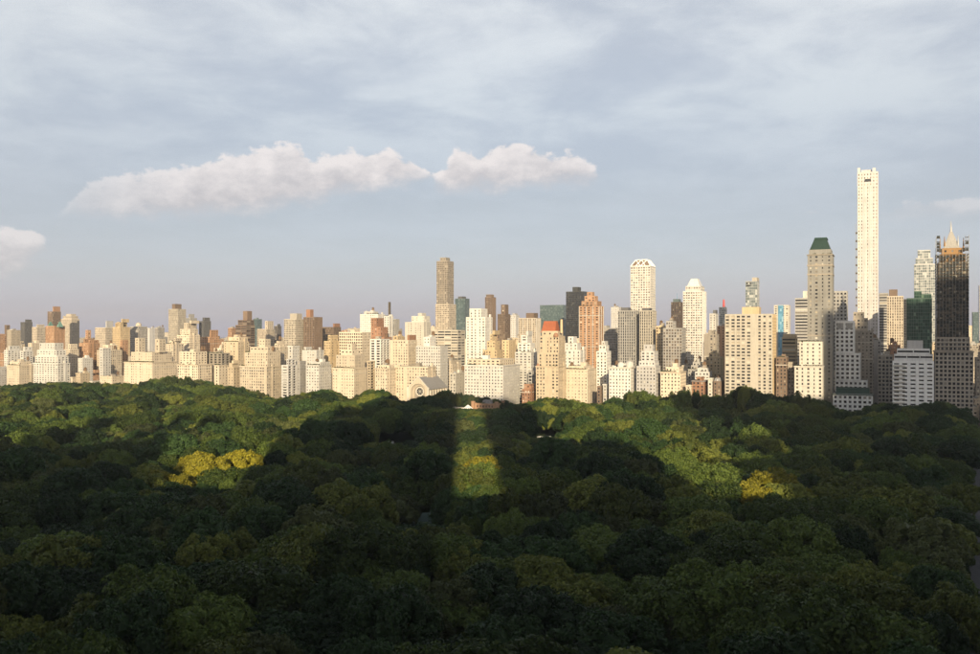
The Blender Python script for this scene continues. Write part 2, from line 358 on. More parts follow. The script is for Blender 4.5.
def clump(m, c, rad, n, rng, sz=.6):
    p = rng.normal(size=(n, 3)); p /= np.linalg.norm(p, axis=1)[:, None]; p = c + p * rad * rng.uniform(.5, 1, (n, 1))
    q = rng.normal(size=(n, 3)); q /= np.linalg.norm(q, axis=1)[:, None]; w = np.cross(q, rng.normal(size=(n, 3))); w /= np.linalg.norm(w, axis=1)[:, None]
    q *= sz / 2; w *= sz / 2
    m.quads(np.stack([p - q - w, p + q - w, p + q + w, p - q + w], 1), rng.random(n))

def bld(label, x0, x1, y, r=0, col='cream', sty='punched', d=24, tiers=(), feats=(), name='apartment_building', cat='building', group=None, auto=True, roof='gravel', cornice=None, fixed=False):
    """x0..x1 and y are read off the photograph at depth row r and turned into metres here, once"""
    rng = np.random.default_rng(abs(hash((x0, x1, y))) % 99991 if False else int(x0 * 7 + x1 * 13 + y * 29) % 99991)
    for _ in range(80):
        s0, s1, dd = solve(x0, x1, r, d)
        if fixed or not hits((s0, s1, r, r + dd)): break
        r += 5
    PLACED.append((s0, s1, r, r + dd)); VIS.append((x0, x1, min([y] + [t[2] for t in tiers]), y, r))
    W = s1 - s0; zc = lambda rr: world_sr((s0 + s1) / 2, rr)[1]
    cx, cy = world_sr((s0 + s1) / 2, r + dd / 2)
    root = empty(name, (cx, cy, 0), -PHI); tag(root, label, cat, group)
    vols = []
    def vol(a, b, f, k, z0, z1, c, st, first):
        # a..b along the facade, f..k in depth, local coordinates centred on the footprint
        A, Bx, Fy, Ky = a - (s0 + s1) / 2, b - (s0 + s1) / 2, f - (r + dd / 2), k - (r + dd / 2)
        wm, gm = MB(), MB(); S = STY[st]
        facade(wm, gm, (A, Fy), (1, 0), (0, -1), Bx - A, z0, z1, S, rng)
        facade(wm, gm, (Bx, Fy), (0, 1), (1, 0), Ky - Fy, z0, z1, S, rng)
        facade(wm, gm, (A, Ky), (0, -1), (-1, 0), Ky - Fy, z0, z1, S, rng)
        facade(wm, gm, (Bx, Ky), (-1, 0), (0, 1), Bx - A, z0, z1, None, rng)
        wo = wm.build('wall', wall(c), root)
        if gm.f: tag(gm.build('glazing', glass(S[6]), wo, attr=True), kind='stuff')
        rm = MB(); rm.quads([[(A + .02, Fy + .02, z1 - .8), (Bx - .02, Fy + .02, z1 - .8), (Bx - .02, Ky - .02, z1 - .8), (A + .02, Ky - .02, z1 - .8)]])
        # parapet thickness
        for (p0, p1, q0, q1) in ((A, Bx, Fy, Fy + .35), (A, Bx, Ky - .35, Ky), (A, A + .35, Fy + .35, Ky - .35), (Bx - .35, Bx, Fy + .35, Ky - .35)):
            rm.box(p0 + .01, p1 - .01, q0 + .01, q1 - .01, z1 - .79, z1 + .01)
        rm.build('roof', wall(roof), root)
        vols.append((A, Bx, Fy, Ky, z0, z1))
        if cornice if first else False:
            cm = MB(); e = .7; zt = z1 - 1.1
            cm.box(A - e, Bx + e, Fy - e, Fy - .004, zt, zt + .9, True); cm.box(Bx + .004, Bx + e, Fy - .004, Ky, zt, zt + .9, True); cm.box(A - e, A - .004, Fy - .004, Ky, zt, zt + .9, True)
            cm.build('cornice', wall(cornice), root)
    if auto and not tiers and sty in ('punched', 'pale', 'sparse', 'wide', 'rows', 'bronze') and W > 11 and hgt(y, zc(r)) > 22 and rng.random() < .75:
        px_m = F / zc(r); dy_ = rng.uniform(3.2, 9.0) * px_m; y0_ = y; y = y + dy_; a_, b_ = x0 + (x1 - x0) * rng.uniform(.04, .3), x1 - (x1 - x0) * rng.uniform(.04, .3)
        if dy_ > 5.5 * px_m and rng.random() < .6: tiers = [(a_, b_, y - dy_ * .55, {'f': .1}), (a_ + (b_ - a_) * rng.uniform(.1, .4), b_ - (b_ - a_) * rng.uniform(.05, .3), y0_, {'f': .22, 'k': .85})]
        else: tiers = [(a_, b_, y0_, {'f': .15})]
    z1 = hgt(y, zc(r)); vol(s0, s1, r, r + dd, 0.0, z1, col, sty, True)
    prev = z1
    for t in tiers:
        p0, p1, ty = t[:3]; o = t[3] if len(t) > 3 else {}
        f = r + dd * o.get('f', .14); k = r + dd * o.get('k', .92)
        a = max(s0 + .2, max(s_at(p0, f), s_at(p0, k))); b = min(s1 - .2, min(s_at(p1, f), s_at(p1, k)))
        if b - a < 2.5: mid = min(max((s_at(p0, f) + s_at(p1, f)) / 2, s0 + 1.6), s1 - 1.6); a, b = mid - 1.4, mid + 1.4
        zb = hgt(o['base'], zc(r)) if 'base' in o else prev
        zt = hgt(ty, world_sr((a + b) / 2, f)[1])
        vol(a, b, f, k, zb - .78, max(zt, zb + 1.5), o.get('col', col), o.get('sty', sty), False); prev = max(zt, zb + 1.5)
    def top_at(x, yy):
        return max([v[5] for v in vols if v[0] - .1 <= x <= v[1] + .1 and v[2] - .1 <= yy <= v[3] + .1] or [z1]) - .8
    loc = lambda px, rr: s_at(px, rr) - (s0 + s1) / 2
    for ft in feats:
        k = ft[0]
        if k == 'tank':
            px, fr = ft[1], (ft[2] if len(ft) > 2 else .5); yy = -dd / 2 + dd * fr; x = min(max(loc(px, r + dd * fr), -W / 2 + 2.3), W / 2 - 2.3)
            tank(root, x, yy, top_at(x, yy), ft[3] if len(ft) > 3 else 1.0)
        elif k == 'greens':
            m = MB(); f = r + dd * (ft[3] if len(ft) > 3 else .04); X0, X1 = loc(ft[1], f), loc(ft[2], f); yy = f - r - dd / 2
            for x in np.arange(max(X0, -W / 2 + .8), min(X1, W / 2 - .8), 1.5):
                yv = yy + rng.uniform(.5, 1.8); clump(m, np.array([x, yv, top_at(x, yv) + .9]), rng.uniform(.7, 1.5), 26, rng)
            if m.f: tag(m.build('roof_garden', leafmat('shrub'), root, attr=True), kind='stuff')
        elif k == 'frustum':   # px0 px1 y0 y1 inset colour part
            _, p0, p1, y0, y1, ins, c, pn = ft[:8]; f, kk = (ft[8] if len(ft) > 8 else (.1, .9)); fr, kr = r + dd * f, r + dd * kk
            a, b = max(s_at(p0, fr), s_at(p0, kr)) - (s0 + s1) / 2, min(s_at(p1, fr), s_at(p1, kr)) - (s0 + s1) / 2; b = max(b, a + 2)
            za, zb = hgt(y0, zc(fr)), hgt(y1, zc(fr)); Fy, Ky = fr - r - dd / 2, kr - r - dd / 2
            ix, iy = (b - a) / 2 * ins, (Ky - Fy) / 2 * (ft[9] if len(ft) > 9 else ins)
            m = MB(); m.frustum(a, b, Fy, Ky, za, a + ix, b - ix, Fy + iy, Ky - iy, zb); m.build(pn, wall(c), root)
        elif k == 'spire':     # px y0 y1 r0 r1 colour
            _, px, y0, y1, q0, q1, c = ft[:7]; fr = ft[7] if len(ft) > 7 else .5; rr = r + dd * fr
            m = MB(); m.cyl(loc(px, rr), rr - r - dd / 2, hgt(y0, zc(rr)), hgt(y1, zc(rr)), q0, q1, 8); m.build(ft[8] if len(ft) > 8 else 'spire', wall(c), root)
        elif k == 'dome':
            _, px, rad, c = ft[:4]; fr = ft[4] if len(ft) > 4 else .4; x = loc(px, r + dd * fr); yy = dd * fr - dd / 2; zb = top_at(x, yy)
            m = MB(); m.cyl(x, yy, zb, zb + rad * .6, rad, rad, 12)
            for i in range(4):
                a0, a1 = i * math.pi / 8, (i + 1) * math.pi / 8
                m.cyl(x, yy, zb + rad * .6 + rad * math.sin(a0), zb + rad * .6 + rad * math.sin(a1), rad * math.cos(a0), max(rad * math.cos(a1), .02), 12, cap=False)
            m.build('roof_drum', wall(c), root, smooth=False)
        elif k == 'slabs':     # balcony slabs px0 px1 floor pitch
            _, p0, p1, n0, c = ft; a, b = max(loc(p0, r), -W / 2 + .3), min(loc(p1, r), W / 2 - .3)
            z = 12.0
            while z < z1 - 4:
                m = MB(); m.box(a, b, -dd / 2 - 1.5, -dd / 2 - .01, z, z + .22, True); m.box(a, b, -dd / 2 - 1.5, -dd / 2 - 1.4, z + .22, z + 1.15, True)
                m.build('balcony', wall(c), root); z += n0
        elif k == 'band':      # proud course at row y
            _, yy, c = ft[:3]; hh = ft[3] if len(ft) > 3 else 1.0; zz = hgt(yy, zc(r)); v = vols[0]; m = MB(); e = .45
            m.box(v[0] - e, v[1] + e, v[2] - e, v[2] - .004, zz, zz + hh, True); m.box(v[1] + .004, v[1] + e, v[2] - .004, v[3], zz, zz + hh, True); m.build('string_course', wall(c), root)
        elif k == 'ribsproud': # vertical fins on the front
            _, n0, c = ft; v = vols[0]
            m = MB()
            for x in np.arange(v[0] + .4, v[1] - .2, n0): m.box(x - .3, x + .3, v[2] - .7, v[2] - .004, 5, v[5] - .5)
            for yq in np.arange(v[2] + .4, v[3] - .2, n0): m.box(v[1] + .004, v[1] + .7, yq - .3, yq + .3, 5, v[5] - .5)
            tag(m.build('fin_array', wall(c), root), kind='stuff')
        elif k == 'flank':  # panels put golden sunlight into the side wall's colour
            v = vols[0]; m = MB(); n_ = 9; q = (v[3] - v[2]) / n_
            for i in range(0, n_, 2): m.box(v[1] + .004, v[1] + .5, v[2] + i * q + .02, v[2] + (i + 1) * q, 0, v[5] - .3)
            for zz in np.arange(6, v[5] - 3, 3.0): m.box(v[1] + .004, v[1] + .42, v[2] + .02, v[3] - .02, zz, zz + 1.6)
            m.build('painted_sun_flank', wall(ft[1]), root)
    if auto:   # lift houses, vents and tanks every such roof has
        A, Bx, Fy, Ky, _, zt = max(vols, key=lambda v: (v[1] - v[0]) * (v[3] - v[2]) * (1 if v is vols[0] else .8)); zt -= .8
        A, Bx, Fy, Ky, _, zt = vols[-1]; zt -= .8; w = Bx - A; dp = Ky - Fy
        if w > 7 and dp > 7:
            x = rng.uniform(A + w * .2, Bx - w * .45); hb = rng.uniform(2.8, 4.6); bw = min(w * .38, rng.uniform(4, 8))
            m = MB(); yb = Fy + dp * rng.uniform(.3, .5); m.box(x, x + bw, yb, min(yb + 6, Ky - .5), zt, zt + hb); m.build('lift_house', wall(col if rng.random() < .6 else 'stone'), root)
            if rng.random() < .7 and 'ribs' not in sty and 'curtain' not in sty:
                tank(root, min(max(rng.uniform(A, Bx), A + 2.4), Bx - 2.4), Ky - 2.6 if dp > 9 else (Fy + Ky) / 2, zt if dp > 9 else zt, rng.uniform(.8, 1.1))
            for _ in range(rng.integers(2, 6)):
                m = MB(); xv, yv = rng.uniform(A + 1.2, Bx - 3.6), rng.uniform(Fy + 1, Fy + dp * .28); m.box(xv, xv + rng.uniform(.8, 2.6), yv, yv + rng.uniform(.8, 1.6), zt, zt + rng.uniform(.9, 2.6)); m.build('roof_vent', wall(['steel', 'palegray', col, 'tar'][rng.integers(4)]), root)
    masonry = sty in ('punched', 'pale', 'sparse', 'wide')
    if masonry and W > 9 and z1 > 24:
        v = vols[0]; zt = v[5] - .8
        # setback roofs carry planting and small huts
        if rng.random() < .55:
            m = MB()
            for x in np.arange(v[0] + 1, v[1] - 1, 1.6):
                if rng.random() < .6: yv = v[2] + rng.uniform(.7, 1.6); clump(m, np.array([x, yv, zt + .8]), rng.uniform(.5, 1.3), 18, rng)
            if m.f: tag(m.build('roof_garden', leafmat('shrub'), root, attr=True), kind='stuff')
        # proud string courses, in a tone of the wall
        for fr in (rng.uniform(.55, .70), rng.uniform(.84, .90)):
            zz = v[5] * fr; m = MB(); e = .35; m.box(v[0] - e, v[1] + e, v[2] - e, v[2] - .004, zz, zz + .6, True); m.box(v[1] + .004, v[1] + e, v[2] - .004, v[3], zz, zz + .6, True); m.build('string_course', wall('limestone' if rng.random() < .4 else col), root)
        # projecting chimney breasts / stair shafts on the flank
        if rng.random() < .6 and v[3] - v[2] > 10:
            yv = rng.uniform(v[2] + 3, v[3] - 5); m = MB(); m.box(v[1] - 1.5, v[1] + .5, yv, yv + 2.6, 0, v[5] + rng.uniform(1.5, 4)); m.build('chimney_breast', wall(col), root)
    return root, (s0, s1, r, dd, vols)

# ---- front row along the avenue
FR = 'park-facing apartment houses along the avenue'
def front(label, x0, x1, y, col='cream', sty='punched', r=0, **kw):
    kw.setdefault('group', FR); kw.setdefault('cornice', col if col in ('cream', 'white', 'tan', 'limestone') else None)
    return bld(label, x0, x1, y, r, col, sty, **kw)
front('pale grey-cream apartment house beside the shrub-topped cream block at the far end', -22, 6.5, 364, 'palegray', 'pale')
front('flat cream apartment block with shrubs along its roof, next to the white stepped block', 6.8, 34, 361.5, 'cream', 'pale', feats=[('greens', 7, 33)])
front('bright white apartment block stepping up in terraces to a narrow white top', 33.5, 70, 363, 'white', 'wide', d=20, tiers=[(35, 68.5, 356, {'f': .05}), (37, 66, 350, {'f': .12}), (39.5, 63.5, 343, {'f': .2, 'sty': 'sparse'})], auto=False)
front('small low cream house squeezed beside the white terraced block', 70.5, 76, 377, 'cream', 'pale', d=14)
front('low tan house with flat roof before a brick cluster', 76, 90, 373, 'tan', 'pale', d=16)
front('very low pale house in a gap of the park front', 90, 99.5, 381, 'limestone', 'pale', d=16)
front('slim tall white house with bare walls standing over low neighbours', 99.5, 111, 348, 'white', 'sparse', r=26, d=14)
front('low cream house with dark roof recess next to the twin-towered cream block', 100, 124, 376, 'cream', 'pale', d=20)
front('large cream apartment block crowned by two square rooftop towers', 124, 177, 362, 'cream', 'pale', d=44,
      tiers=[(131, 172, 352, {'f': .10, 'k': .9}), (135, 145, 338, {'f': .3, 'k': .55, 'base': 352, 'sty': 'sparse'}), (155, 165.5, 339, {'f': .3, 'k': .55, 'base': 352, 'sty': 'sparse'})], feats=[('greens', 126, 160)], auto=False)
front('cream apartment block with recessed upper floors and a dark window band', 177.5, 212, 364.5, 'cream', 'punched', d=26, tiers=[(179, 207, 351.5, {'f': .12, 'sty': 'wide'})], feats=[('tank', 202, .7)])
front('plain cream block with planted roof terraces beside a narrow dark alley', 214.5, 228, 365, 'cream', 'sparse', d=30, feats=[('greens', 215, 227)])
front('cream house with a curved shaped gable on its flat top', 228, 240, 367, 'tan', 'sparse', d=16, tiers=[(229, 238, 363, {'f': .0, 'sty': 'blank'}), (230.5, 236.5, 360.5, {'f': .0, 'sty': 'blank'})], auto=False)
front('big cream apartment block climbing in many setbacks to a square tank tower', 240, 282, 366, 'cream', 'punched', d=30,
      tiers=[(245, 281, 352, {'f': .06}), (250, 279, 347, {'f': .2, 'sty': 'wide'}), (259, 270.5, 339, {'f': .34, 'k': .7, 'sty': 'sparse'})], feats=[('tank', 274, .5), ('greens', 241, 249)], auto=False)
front('grey-white house with stacked front balconies beside the setback cream block', 281.5, 297, 365, 'palegray', 'balcony', d=18, tiers=[(283, 292, 359, {'f': .1})], feats=[('slabs', 282, 291, 3.3, 'white')])
front('slim white slab rising behind the balcony-fronted house', 288, 299.5, 346, 'white', 'sparse', r=22, d=14)
front('narrow grey house tucked beside the crisp white window-grid block', 297, 306, 361, 'gray', 'pale', d=16)
front('crisp white block with regular dark windows and a tan side wall', 306, 331.5, 362, 'white', 'rows', d=26, feats=[('greens', 308, 324), ('tank', 317, .6)])
front('tall tan-cream block stepping back to a small central tower', 332.5, 367, 368, 'cream', 'pale', d=28, tiers=[(336, 365, 355, {'f': .12}), (341, 361, 350, {'f': .25, 'sty': 'wide'}), (347, 356.5, 343.5, {'f': .36, 'k': .7, 'sty': 'sparse'})], feats=[('greens', 334, 358)], auto=False)
front('narrow tan house between two larger cream blocks', 367.5, 375, 361, 'tan', 'balcony', d=18)
front('cream block with an even grid of windows beside the gabled temple', 375, 396, 365, 'cream', 'punched', d=20, feats=[('tank', 388, .6)])
front('cream block with a flat dark cornice standing behind the gabled temple', 396, 436, 366.5, 'cream', 'punched', r=20, d=20)
front('pale cream block rising beside the gabled temple roof', 450, 466, 373, 'limestone', 'punched', d=26)
front('broad white apartment block with long rows of small dark windows', 464.5, 520, 365, 'white', 'rows', d=48, cornice='white', tiers=[(468, 514, 359, {'f': .10, 'sty': 'wide', 'col': 'cream'})], feats=[('greens', 498, 509), ('greens', 468, 476)])
front('small red brick house with stone bands in a street gap', 522, 536, 389, 'brick', 'punched', r=12, d=18, tiers=[(524, 534, 384, {'f': .2})], group='low houses in the street gaps')
front('bluish grey house end deep in the street gap beside the red-roofed tower', 528, 536, 371, 'gray', 'office', r=50, d=16, group='low houses in the street gaps')
# tan tower with a red hipped roof
front('tan apartment tower with a steep red tile roof and round arched top windows', 536, 566, 366, 'tan', 'punched', d=24, name='apartment_tower', cat='tower', cornice='tan', auto=False,
      tiers=[(538.5, 565.5, 353, {'f': .04, 'k': .96}), (540, 565, 336, {'f': .10, 'k': .9}), (542, 563, 331, {'f': .16, 'k': .84, 'sty': 'sparse'})],
      feats=[('frustum', 541, 560.5, 332.5, 321, .14, 'redtile', 'roof', (.16, .84), .75), ('spire', 561.5, 333, 319.5, 1.4, 1.3, 'gold', .3, 'chimney'), ('dome', 538.5, 2.2, 'brick', .1), ('dome', 556, 2.6, 'brick', .1)])
front('wide plain cream block with shrubs on the roof next to the red-roofed tower', 557, 598, 366, 'cream', 'pale', d=36, feats=[('greens', 566, 586), ('tank', 572, .6)], r=1)
front('low brown house in the street gap beside the wide cream block', 597, 603, 386, 'brown', 'punched', r=10, d=14, group='low houses in the street gaps')
front('low white house in the street gap with a small roof hut', 603, 609, 384, 'white', 'punched', r=12, d=14, group='low houses in the street gaps')
front('white window-grid block with two pale roof drums', 609, 636.5, 367, 'white', 'rows', d=22, feats=[('dome', 621, 3.6, 'white', .45), ('dome', 629.5, 4.4, 'white', .5)], cornice='limestone')
front('grey stone block stepping up to a narrow crown between two white wings', 636.5, 660.5, 366, 'palegray', 'rows', d=20, tiers=[(639, 659, 361, {'f': .05}), (641, 658, 351, {'f': .14, 'sty': 'wide'}), (644, 655, 344.5, {'f': .3, 'k': .8, 'sty': 'sparse'})], auto=False)
front('cream-white block with sparse square windows and a sunlit side wall', 660.5, 686, 367, 'cream', 'rows', d=26, feats=[('dome', 667, 3.2, 'cream', .4), ('greens', 661, 676)])
front('tiny pale house at the end of the white wing', 686, 693, 385, 'cream', 'pale', d=14, group='low houses in the street gaps')
front('dark red brick house with a flat dark roof line in a street gap', 692, 708, 377, 'brick', 'punched', r=6, d=20, group='low houses in the street gaps', cornice='slate')
front('pale stone-fronted narrow house beside the dark red brick house', 708, 713.5, 378, 'limestone', 'punched', r=6, d=18, group='low houses in the street gaps')
front('small brown house with dormer roof beside the tall window-grid slab', 713.5, 724, 381, 'brown', 'punched', r=6, d=18, group='low houses in the street gaps', feats=[('frustum', 714, 723, 381, 378, .3, 'slate', 'roof')])
front('tall pale apartment slab with wide dark balcony windows and golden sunlight painted on its side', 725, 776, 314, 'concrete', 'slabwin', d=28, cornice=None, auto=False, name='apartment_tower', cat='tower', tiers=[(742, 761, 307, {'f': .25, 'k': .75, 'sty': 'blank', 'col': 'gold'})], feats=[('flank', 'gold')])
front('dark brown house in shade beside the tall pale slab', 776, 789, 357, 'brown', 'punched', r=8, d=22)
front('dim grey house beside the stepped hotel wings', 788, 795, 362, 'stone', 'punched', r=18, d=20)
# grey tower with a copper roof
front('tall grey-brown hotel tower with a green copper mansard roof', 807.5, 834, 254, 'towergray', 'sparse', r=22, d=26, name='hotel_tower', cat='tower', auto=False, cornice='stone',
      tiers=[(809, 832.5, 249.5, {'f': .05, 'k': .95, 'sty': 'blank'})],
      feats=[('frustum', 809.5, 832, 249.8, 239, .40, 'copper', 'roof', (.05, .95)), ('frustum', 814, 828.5, 239.2, 237.5, .1, 'copper', 'roof_cap', (.2, .8)), ('band', 266, 'stone', 1.4), ('band', 275, 'stone', 1.2), ('band', 336, 'stone', 1.2)])
front('pale stepped hotel wing with planted ledges below the copper-roofed tower', 794.5, 824, 366, 'limestone', 'sparse', d=20, tiers=[(799.5, 823.5, 341.5, {'f': .12, 'k': .98})], feats=[('greens', 795, 822), ('greens', 800, 822, .16)], auto=False)
front('white low clubhouse with a heavy dark green roof cornice', 833, 873, 394, 'whitebrick', 'grid', d=26, name='clubhouse', auto=False, cornice='copper', tiers=[(836, 870, 388.5, {'f': .12, 'sty': 'blank', 'col': 'copper'})], roof='copper')
front('pale office block with a bold grid of square dark windows, stepping down', 835, 868, 380, 'whitebrick', 'grid', r=42, d=30, name='office_building', cornice=None, auto=False,
      tiers=[(835, 861, 353, {'f': .0, 'k': .96}), (835, 855, 321, {'f': .0, 'k': .9})], feats=[('frustum', 837, 843.5, 329, 323, 0, 'gray', 'louvre', (-.012, .02)), ('frustum', 846, 852.5, 329, 323, 0, 'gray', 'louvre', (-.012, .02))])
front('white apartment block with wide dark windows and stepped penthouse floors', 892.5, 934, 361, 'whitebrick', 'strip', d=26, cornice=None, auto=False,
      tiers=[(894, 933, 354, {'f': .05, 'sty': 'ribbon'}), (897, 930, 348.5, {'f': .14, 'sty': 'ribbon'}), (907, 923, 340.5, {'f': .3, 'k': .8, 'sty': 'blank', 'col': 'palegray'})], feats=[('slabs', 893, 905, 3.7, 'limestone')])
# scaffolded tower with a spire
sh, info = front('dark scaffold-wrapped hotel tower with a pale spire and glinting gilded top', 933.5, 973.5, 351, 'stone', 'office', d=30, name='hotel_tower', cat='tower', cornice='stone', auto=False,
      tiers=[(935, 970, 337, {'f': .03}), (937, 967, 262, {'f': .08, 'k': .9, 'col': 'bronze', 'sty': 'punched'}), (938.5, 966, 254, {'f': .12, 'k': .86, 'col': 'gilt', 'sty': 'sparse'}), (941, 963, 248, {'f': .2, 'k': .78, 'col': 'gilt', 'sty': 'sparse'})],
      feats=[('frustum', 942.5, 960, 248.5, 231, .84, 'gray', 'steep_roof', (.26, .72)), ('spire', 951, 233, 221, 1.1, .12, 'palegray', .49), ('spire', 940, 252, 238, .9, .2, 'gilt', .2, 'pinnacle'), ('spire', 963.5, 252, 238, .9, .2, 'gilt', .2, 'pinnacle'), ('spire', 944.5, 246, 236, .8, .2, 'gilt', .3, 'pinnacle'), ('spire', 958, 246, 236, .8, .2, 'palegray', .3, 'pinnacle')])
def scaffold():
    s0, s1, r, dd, vols = info; v = vols[2]; A, Bx, Fy, Ky, zb, _ = v; zb = hgt(350, 800); zt = hgt(237, 800)
    A -= 1.3; Bx += 1.3; Fy -= 1.3
    post, deck, net = MB(), MB(), MB()
    zk = hgt(255, 800)
    for i, x in enumerate(np.linspace(A, Bx, 11)): post.box(x - .14, x + .14, Fy - .14, Fy + .14, zb, zt if i in (0, 1, 9, 10) else zk + (5 if i in (2, 8) else 0))
    for i, yv in enumerate(np.linspace(Fy + 3, Ky, 8)):
        zq = zt if i in (0, 7) else zk; post.box(Bx - .14, Bx + .14, yv - .14, yv + .14, zb, zq); post.box(A - .14, A + .14, yv - .14, yv + .14, zb, zq)
    z = zb; k = 0; rg = random.Random(3)
    while z < zt:
        w4 = (Bx - A) / 10 * (1.2 + .5 * (z < zk + 5))
        if z > zk:
            for q0, q1 in ((A, A + w4), (Bx - w4, Bx)):
                deck.box(q0, q1, Fy - .5, Fy + 3.2, z, z + .25, True)
                if rg.random() < .7: net.box(q0 + .2, q1 - .2, Fy + .52, Fy + .56, z + .26, z + 2.3)
            z += 2.9; continue
        deck.box(A, Bx, Fy - .5, Fy + .5, z, z + .25, True); deck.box(Bx - .5, Bx + .5, Fy + .5, Ky, z, z + .25, True); deck.box(A - .5, A + .5, Fy + .5, Ky, z, z + .25, True)
        if z < hgt(262, 800):
            n = 10; w = (Bx - A) / n
            for i in range(n):
                if rg.random() < .60: net.box(A + i * w + .15, A + (i + 1) * w - .15, Fy + .52, Fy + .56, z + .26, z + rg.choice([1.5, 2.2, 2.6]))
            for i in range(6):
                q = (Ky - Fy) / 6
                if rg.random() < .6: net.box(Bx - .56, Bx - .52, Fy + i * q + .6, Fy + (i + 1) * q - .1, z + .26, z + 2.4); 
                if rg.random() < .6: net.box(A + .52, A + .56, Fy + i * q + .6, Fy + (i + 1) * q - .1, z + .26, z + 2.4)
        z += 2.9; k += 1
    po = post.build('scaffold_pole', wall('steel'), sh); tag(po, kind='stuff')
    dk = deck.build('scaffold_deck', wall('darkbrown'), sh); tag(dk, kind='stuff')
    z = hgt(262, 800)
    for i in range(46):
        n = 10; w = (Bx - A) / n; q = rg.randrange(n); zz = zb + 2.9 * math.ceil((z - zb) / 2.9) + 2.9 * rg.randrange(0, 4)
        if zz + 2.6 < zk: net.box(A + q * w + .15, A + (q + 1) * w - .15, Fy + .52, Fy + .56, zz + .26, zz + rg.choice([1.2, 2.4]))
    nt = net.build('debris_netting', wall('netting'), sh); tag(nt, kind='stuff')
scaffold()

# gabled temple
def temple():
    r = 0; s0, s1 = s_at(408, 0), s_at(428.5, 0); w = s1 - s0; L = 46
    PLACED.append((s0, s1, r, r + L)); cx, cy = world_sr((s0 + s1) / 2, L / 2)
    root = empty('temple', (cx, cy, 0), -PHI); tag(root, 'pale stone temple with a big gable, round rose window and grey slate roof', 'temple')
    z = z_at(418, 0); pk = hgt(376.5, z); ev = hgt(388.5, z); A, Bx, Fy, Ky = -w / 2, w / 2, -L / 2, L / 2
    m = MB()
    m.quads([[(Bx, Fy, 0), (Bx, Ky, 0), (Bx, Ky, ev), (Bx, Fy, ev)], [(A, Ky, 0), (A, Fy, 0), (A, Fy, ev), (A, Ky, ev)]])
    m.poly([(Bx, Ky, 0), (A, Ky, 0), (A, Ky, ev), (0, Ky, pk - 1.2), (Bx, Ky, ev)])
    # front gable with a stepped round-arched recess
    def arch(rad, zc, n=14): return [(-rad, 0), (-rad, zc)] + [(-rad * math.cos(math.pi * i / n), zc + rad * math.sin(math.pi * i / n)) for i in range(1, n)] + [(rad, zc), (rad, 0)]
    zc = ev - 4.0; rads = [w * .36, w * .31, w * .26]; deps = [0, 1.5, 3.0, 4.4]
    ob = arch(rads[0], zc); outer = [(A, 0), (A, ev)] + [(A + (0 - A) * i / 6.5, ev + (pk - ev) * i / 6.5) for i in range(1, 7)] + [(0, pk)] + [(Bx * (1 - 0) - Bx * (6.5 - i) / 6.5 + 0, 0) for i in ()]
    half = [(A, 0), (A, ev), (0, pk), (0, zc + rads[0])] + [p for p in reversed(ob) if p[0] < -1e-6 and p != ob[0]] 
    half = [(A, 0), (A, ev), (0, pk)] + [(0, zc + rads[0])] + [p for p in reversed(ob[:8]) if p[0] < -1e-3]
    m.poly([(x, Fy, q) for x, q in half][::-1]); m.poly([(-x, Fy, q) for x, q in half])
    for i in range(3):
        a = arch(rads[i], zc)
        for p, q in zip(a, a[1:]): m.quads([[(p[0], Fy + deps[i], p[1]), (q[0], Fy + deps[i], q[1]), (q[0], Fy + deps[i + 1], q[1]), (p[0], Fy + deps[i + 1], p[1])]])
        if i < 2:
            b = arch(rads[i + 1], zc)
            for p, q, p2, q2 in zip(a, a[1:], b, b[1:]): m.quads([[(p[0], Fy + deps[i + 1], p[1]), (q[0], Fy + deps[i + 1], q[1]), (q2[0], Fy + deps[i + 1], q2[1]), (p2[0], Fy + deps[i + 1], p2[1])]])
    pn = MB(); pn.poly([(x, Fy + deps[3], q) for x, q in arch(rads[2], zc)]); pn.build('arch_panel', wall('stone'), root)  # panel and rims carry the recess shade in their darker colour
    for i, nm in ((0, 'stone'), (1, 'beige')):
        a, b = arch(rads[i] - .02, zc), arch(rads[i] - .9, zc); q_ = MB()
        for p, q, p2, q2 in zip(a, a[1:], b, b[1:]): q_.quads([[(p[0], Fy + deps[i + 1] - .3, p[1]), (q[0], Fy + deps[i + 1] - .3, q[1]), (q2[0], Fy + deps[i + 1] - .3, q2[1]), (p2[0], Fy + deps[i + 1] - .3, p2[1])]])
        q_.build('arch_moulding', wall(nm), root)
    m.build('wall', wall('cream'), root)
    # rose window: rim, glass and spokes
    rr = w * .155; ro = MB(); rim = MB(); n = 20; zr = zc + .5; yy = Fy + deps[3] - .25
    ro.poly([(rr * math.cos(2 * math.pi * i / n), yy, zr + rr * math.sin(2 * math.pi * i / n)) for i in range(n)])
    for i in range(n):
        c0, c1 = 2 * math.pi * i / n, 2 * math.pi * (i + 1) / n
        f = lambda c, q, y2: (q * math.cos(c), y2, zr + q * math.sin(c))
        rim.quads([[f(c0, rr, yy - .5), f(c1, rr, yy - .5), f(c1, rr * 1.3, yy - .5), f(c0, rr * 1.3, yy - .5)], [f(c0, rr, yy - .5), f(c1, rr, yy - .5), f(c1, rr, yy), f(c0, rr, yy)], [f(c0, rr * 1.3, yy - .5), f(c1, rr * 1.3, yy - .5), f(c1, rr * 1.3, yy + .2), f(c0, rr * 1.3, yy + .2)]])
    for i in range(8):
        c = math.pi * 2 * i / 8; dx, dz = math.cos(c), math.sin(c); px, pz = -dz * .16, dx * .16
        rim.quads([[(px, yy - .15, zr + pz), (dx * rr + px, yy - .15, zr + dz * rr + pz), (dx * rr - px, yy - .15, zr + dz * rr - pz), (-px, yy - .15, zr - pz)]])
    wd = ro.build('rose_window', glass('glassdark'), root, attr=True); rim.build('tracery', wall('limestone'), wd)
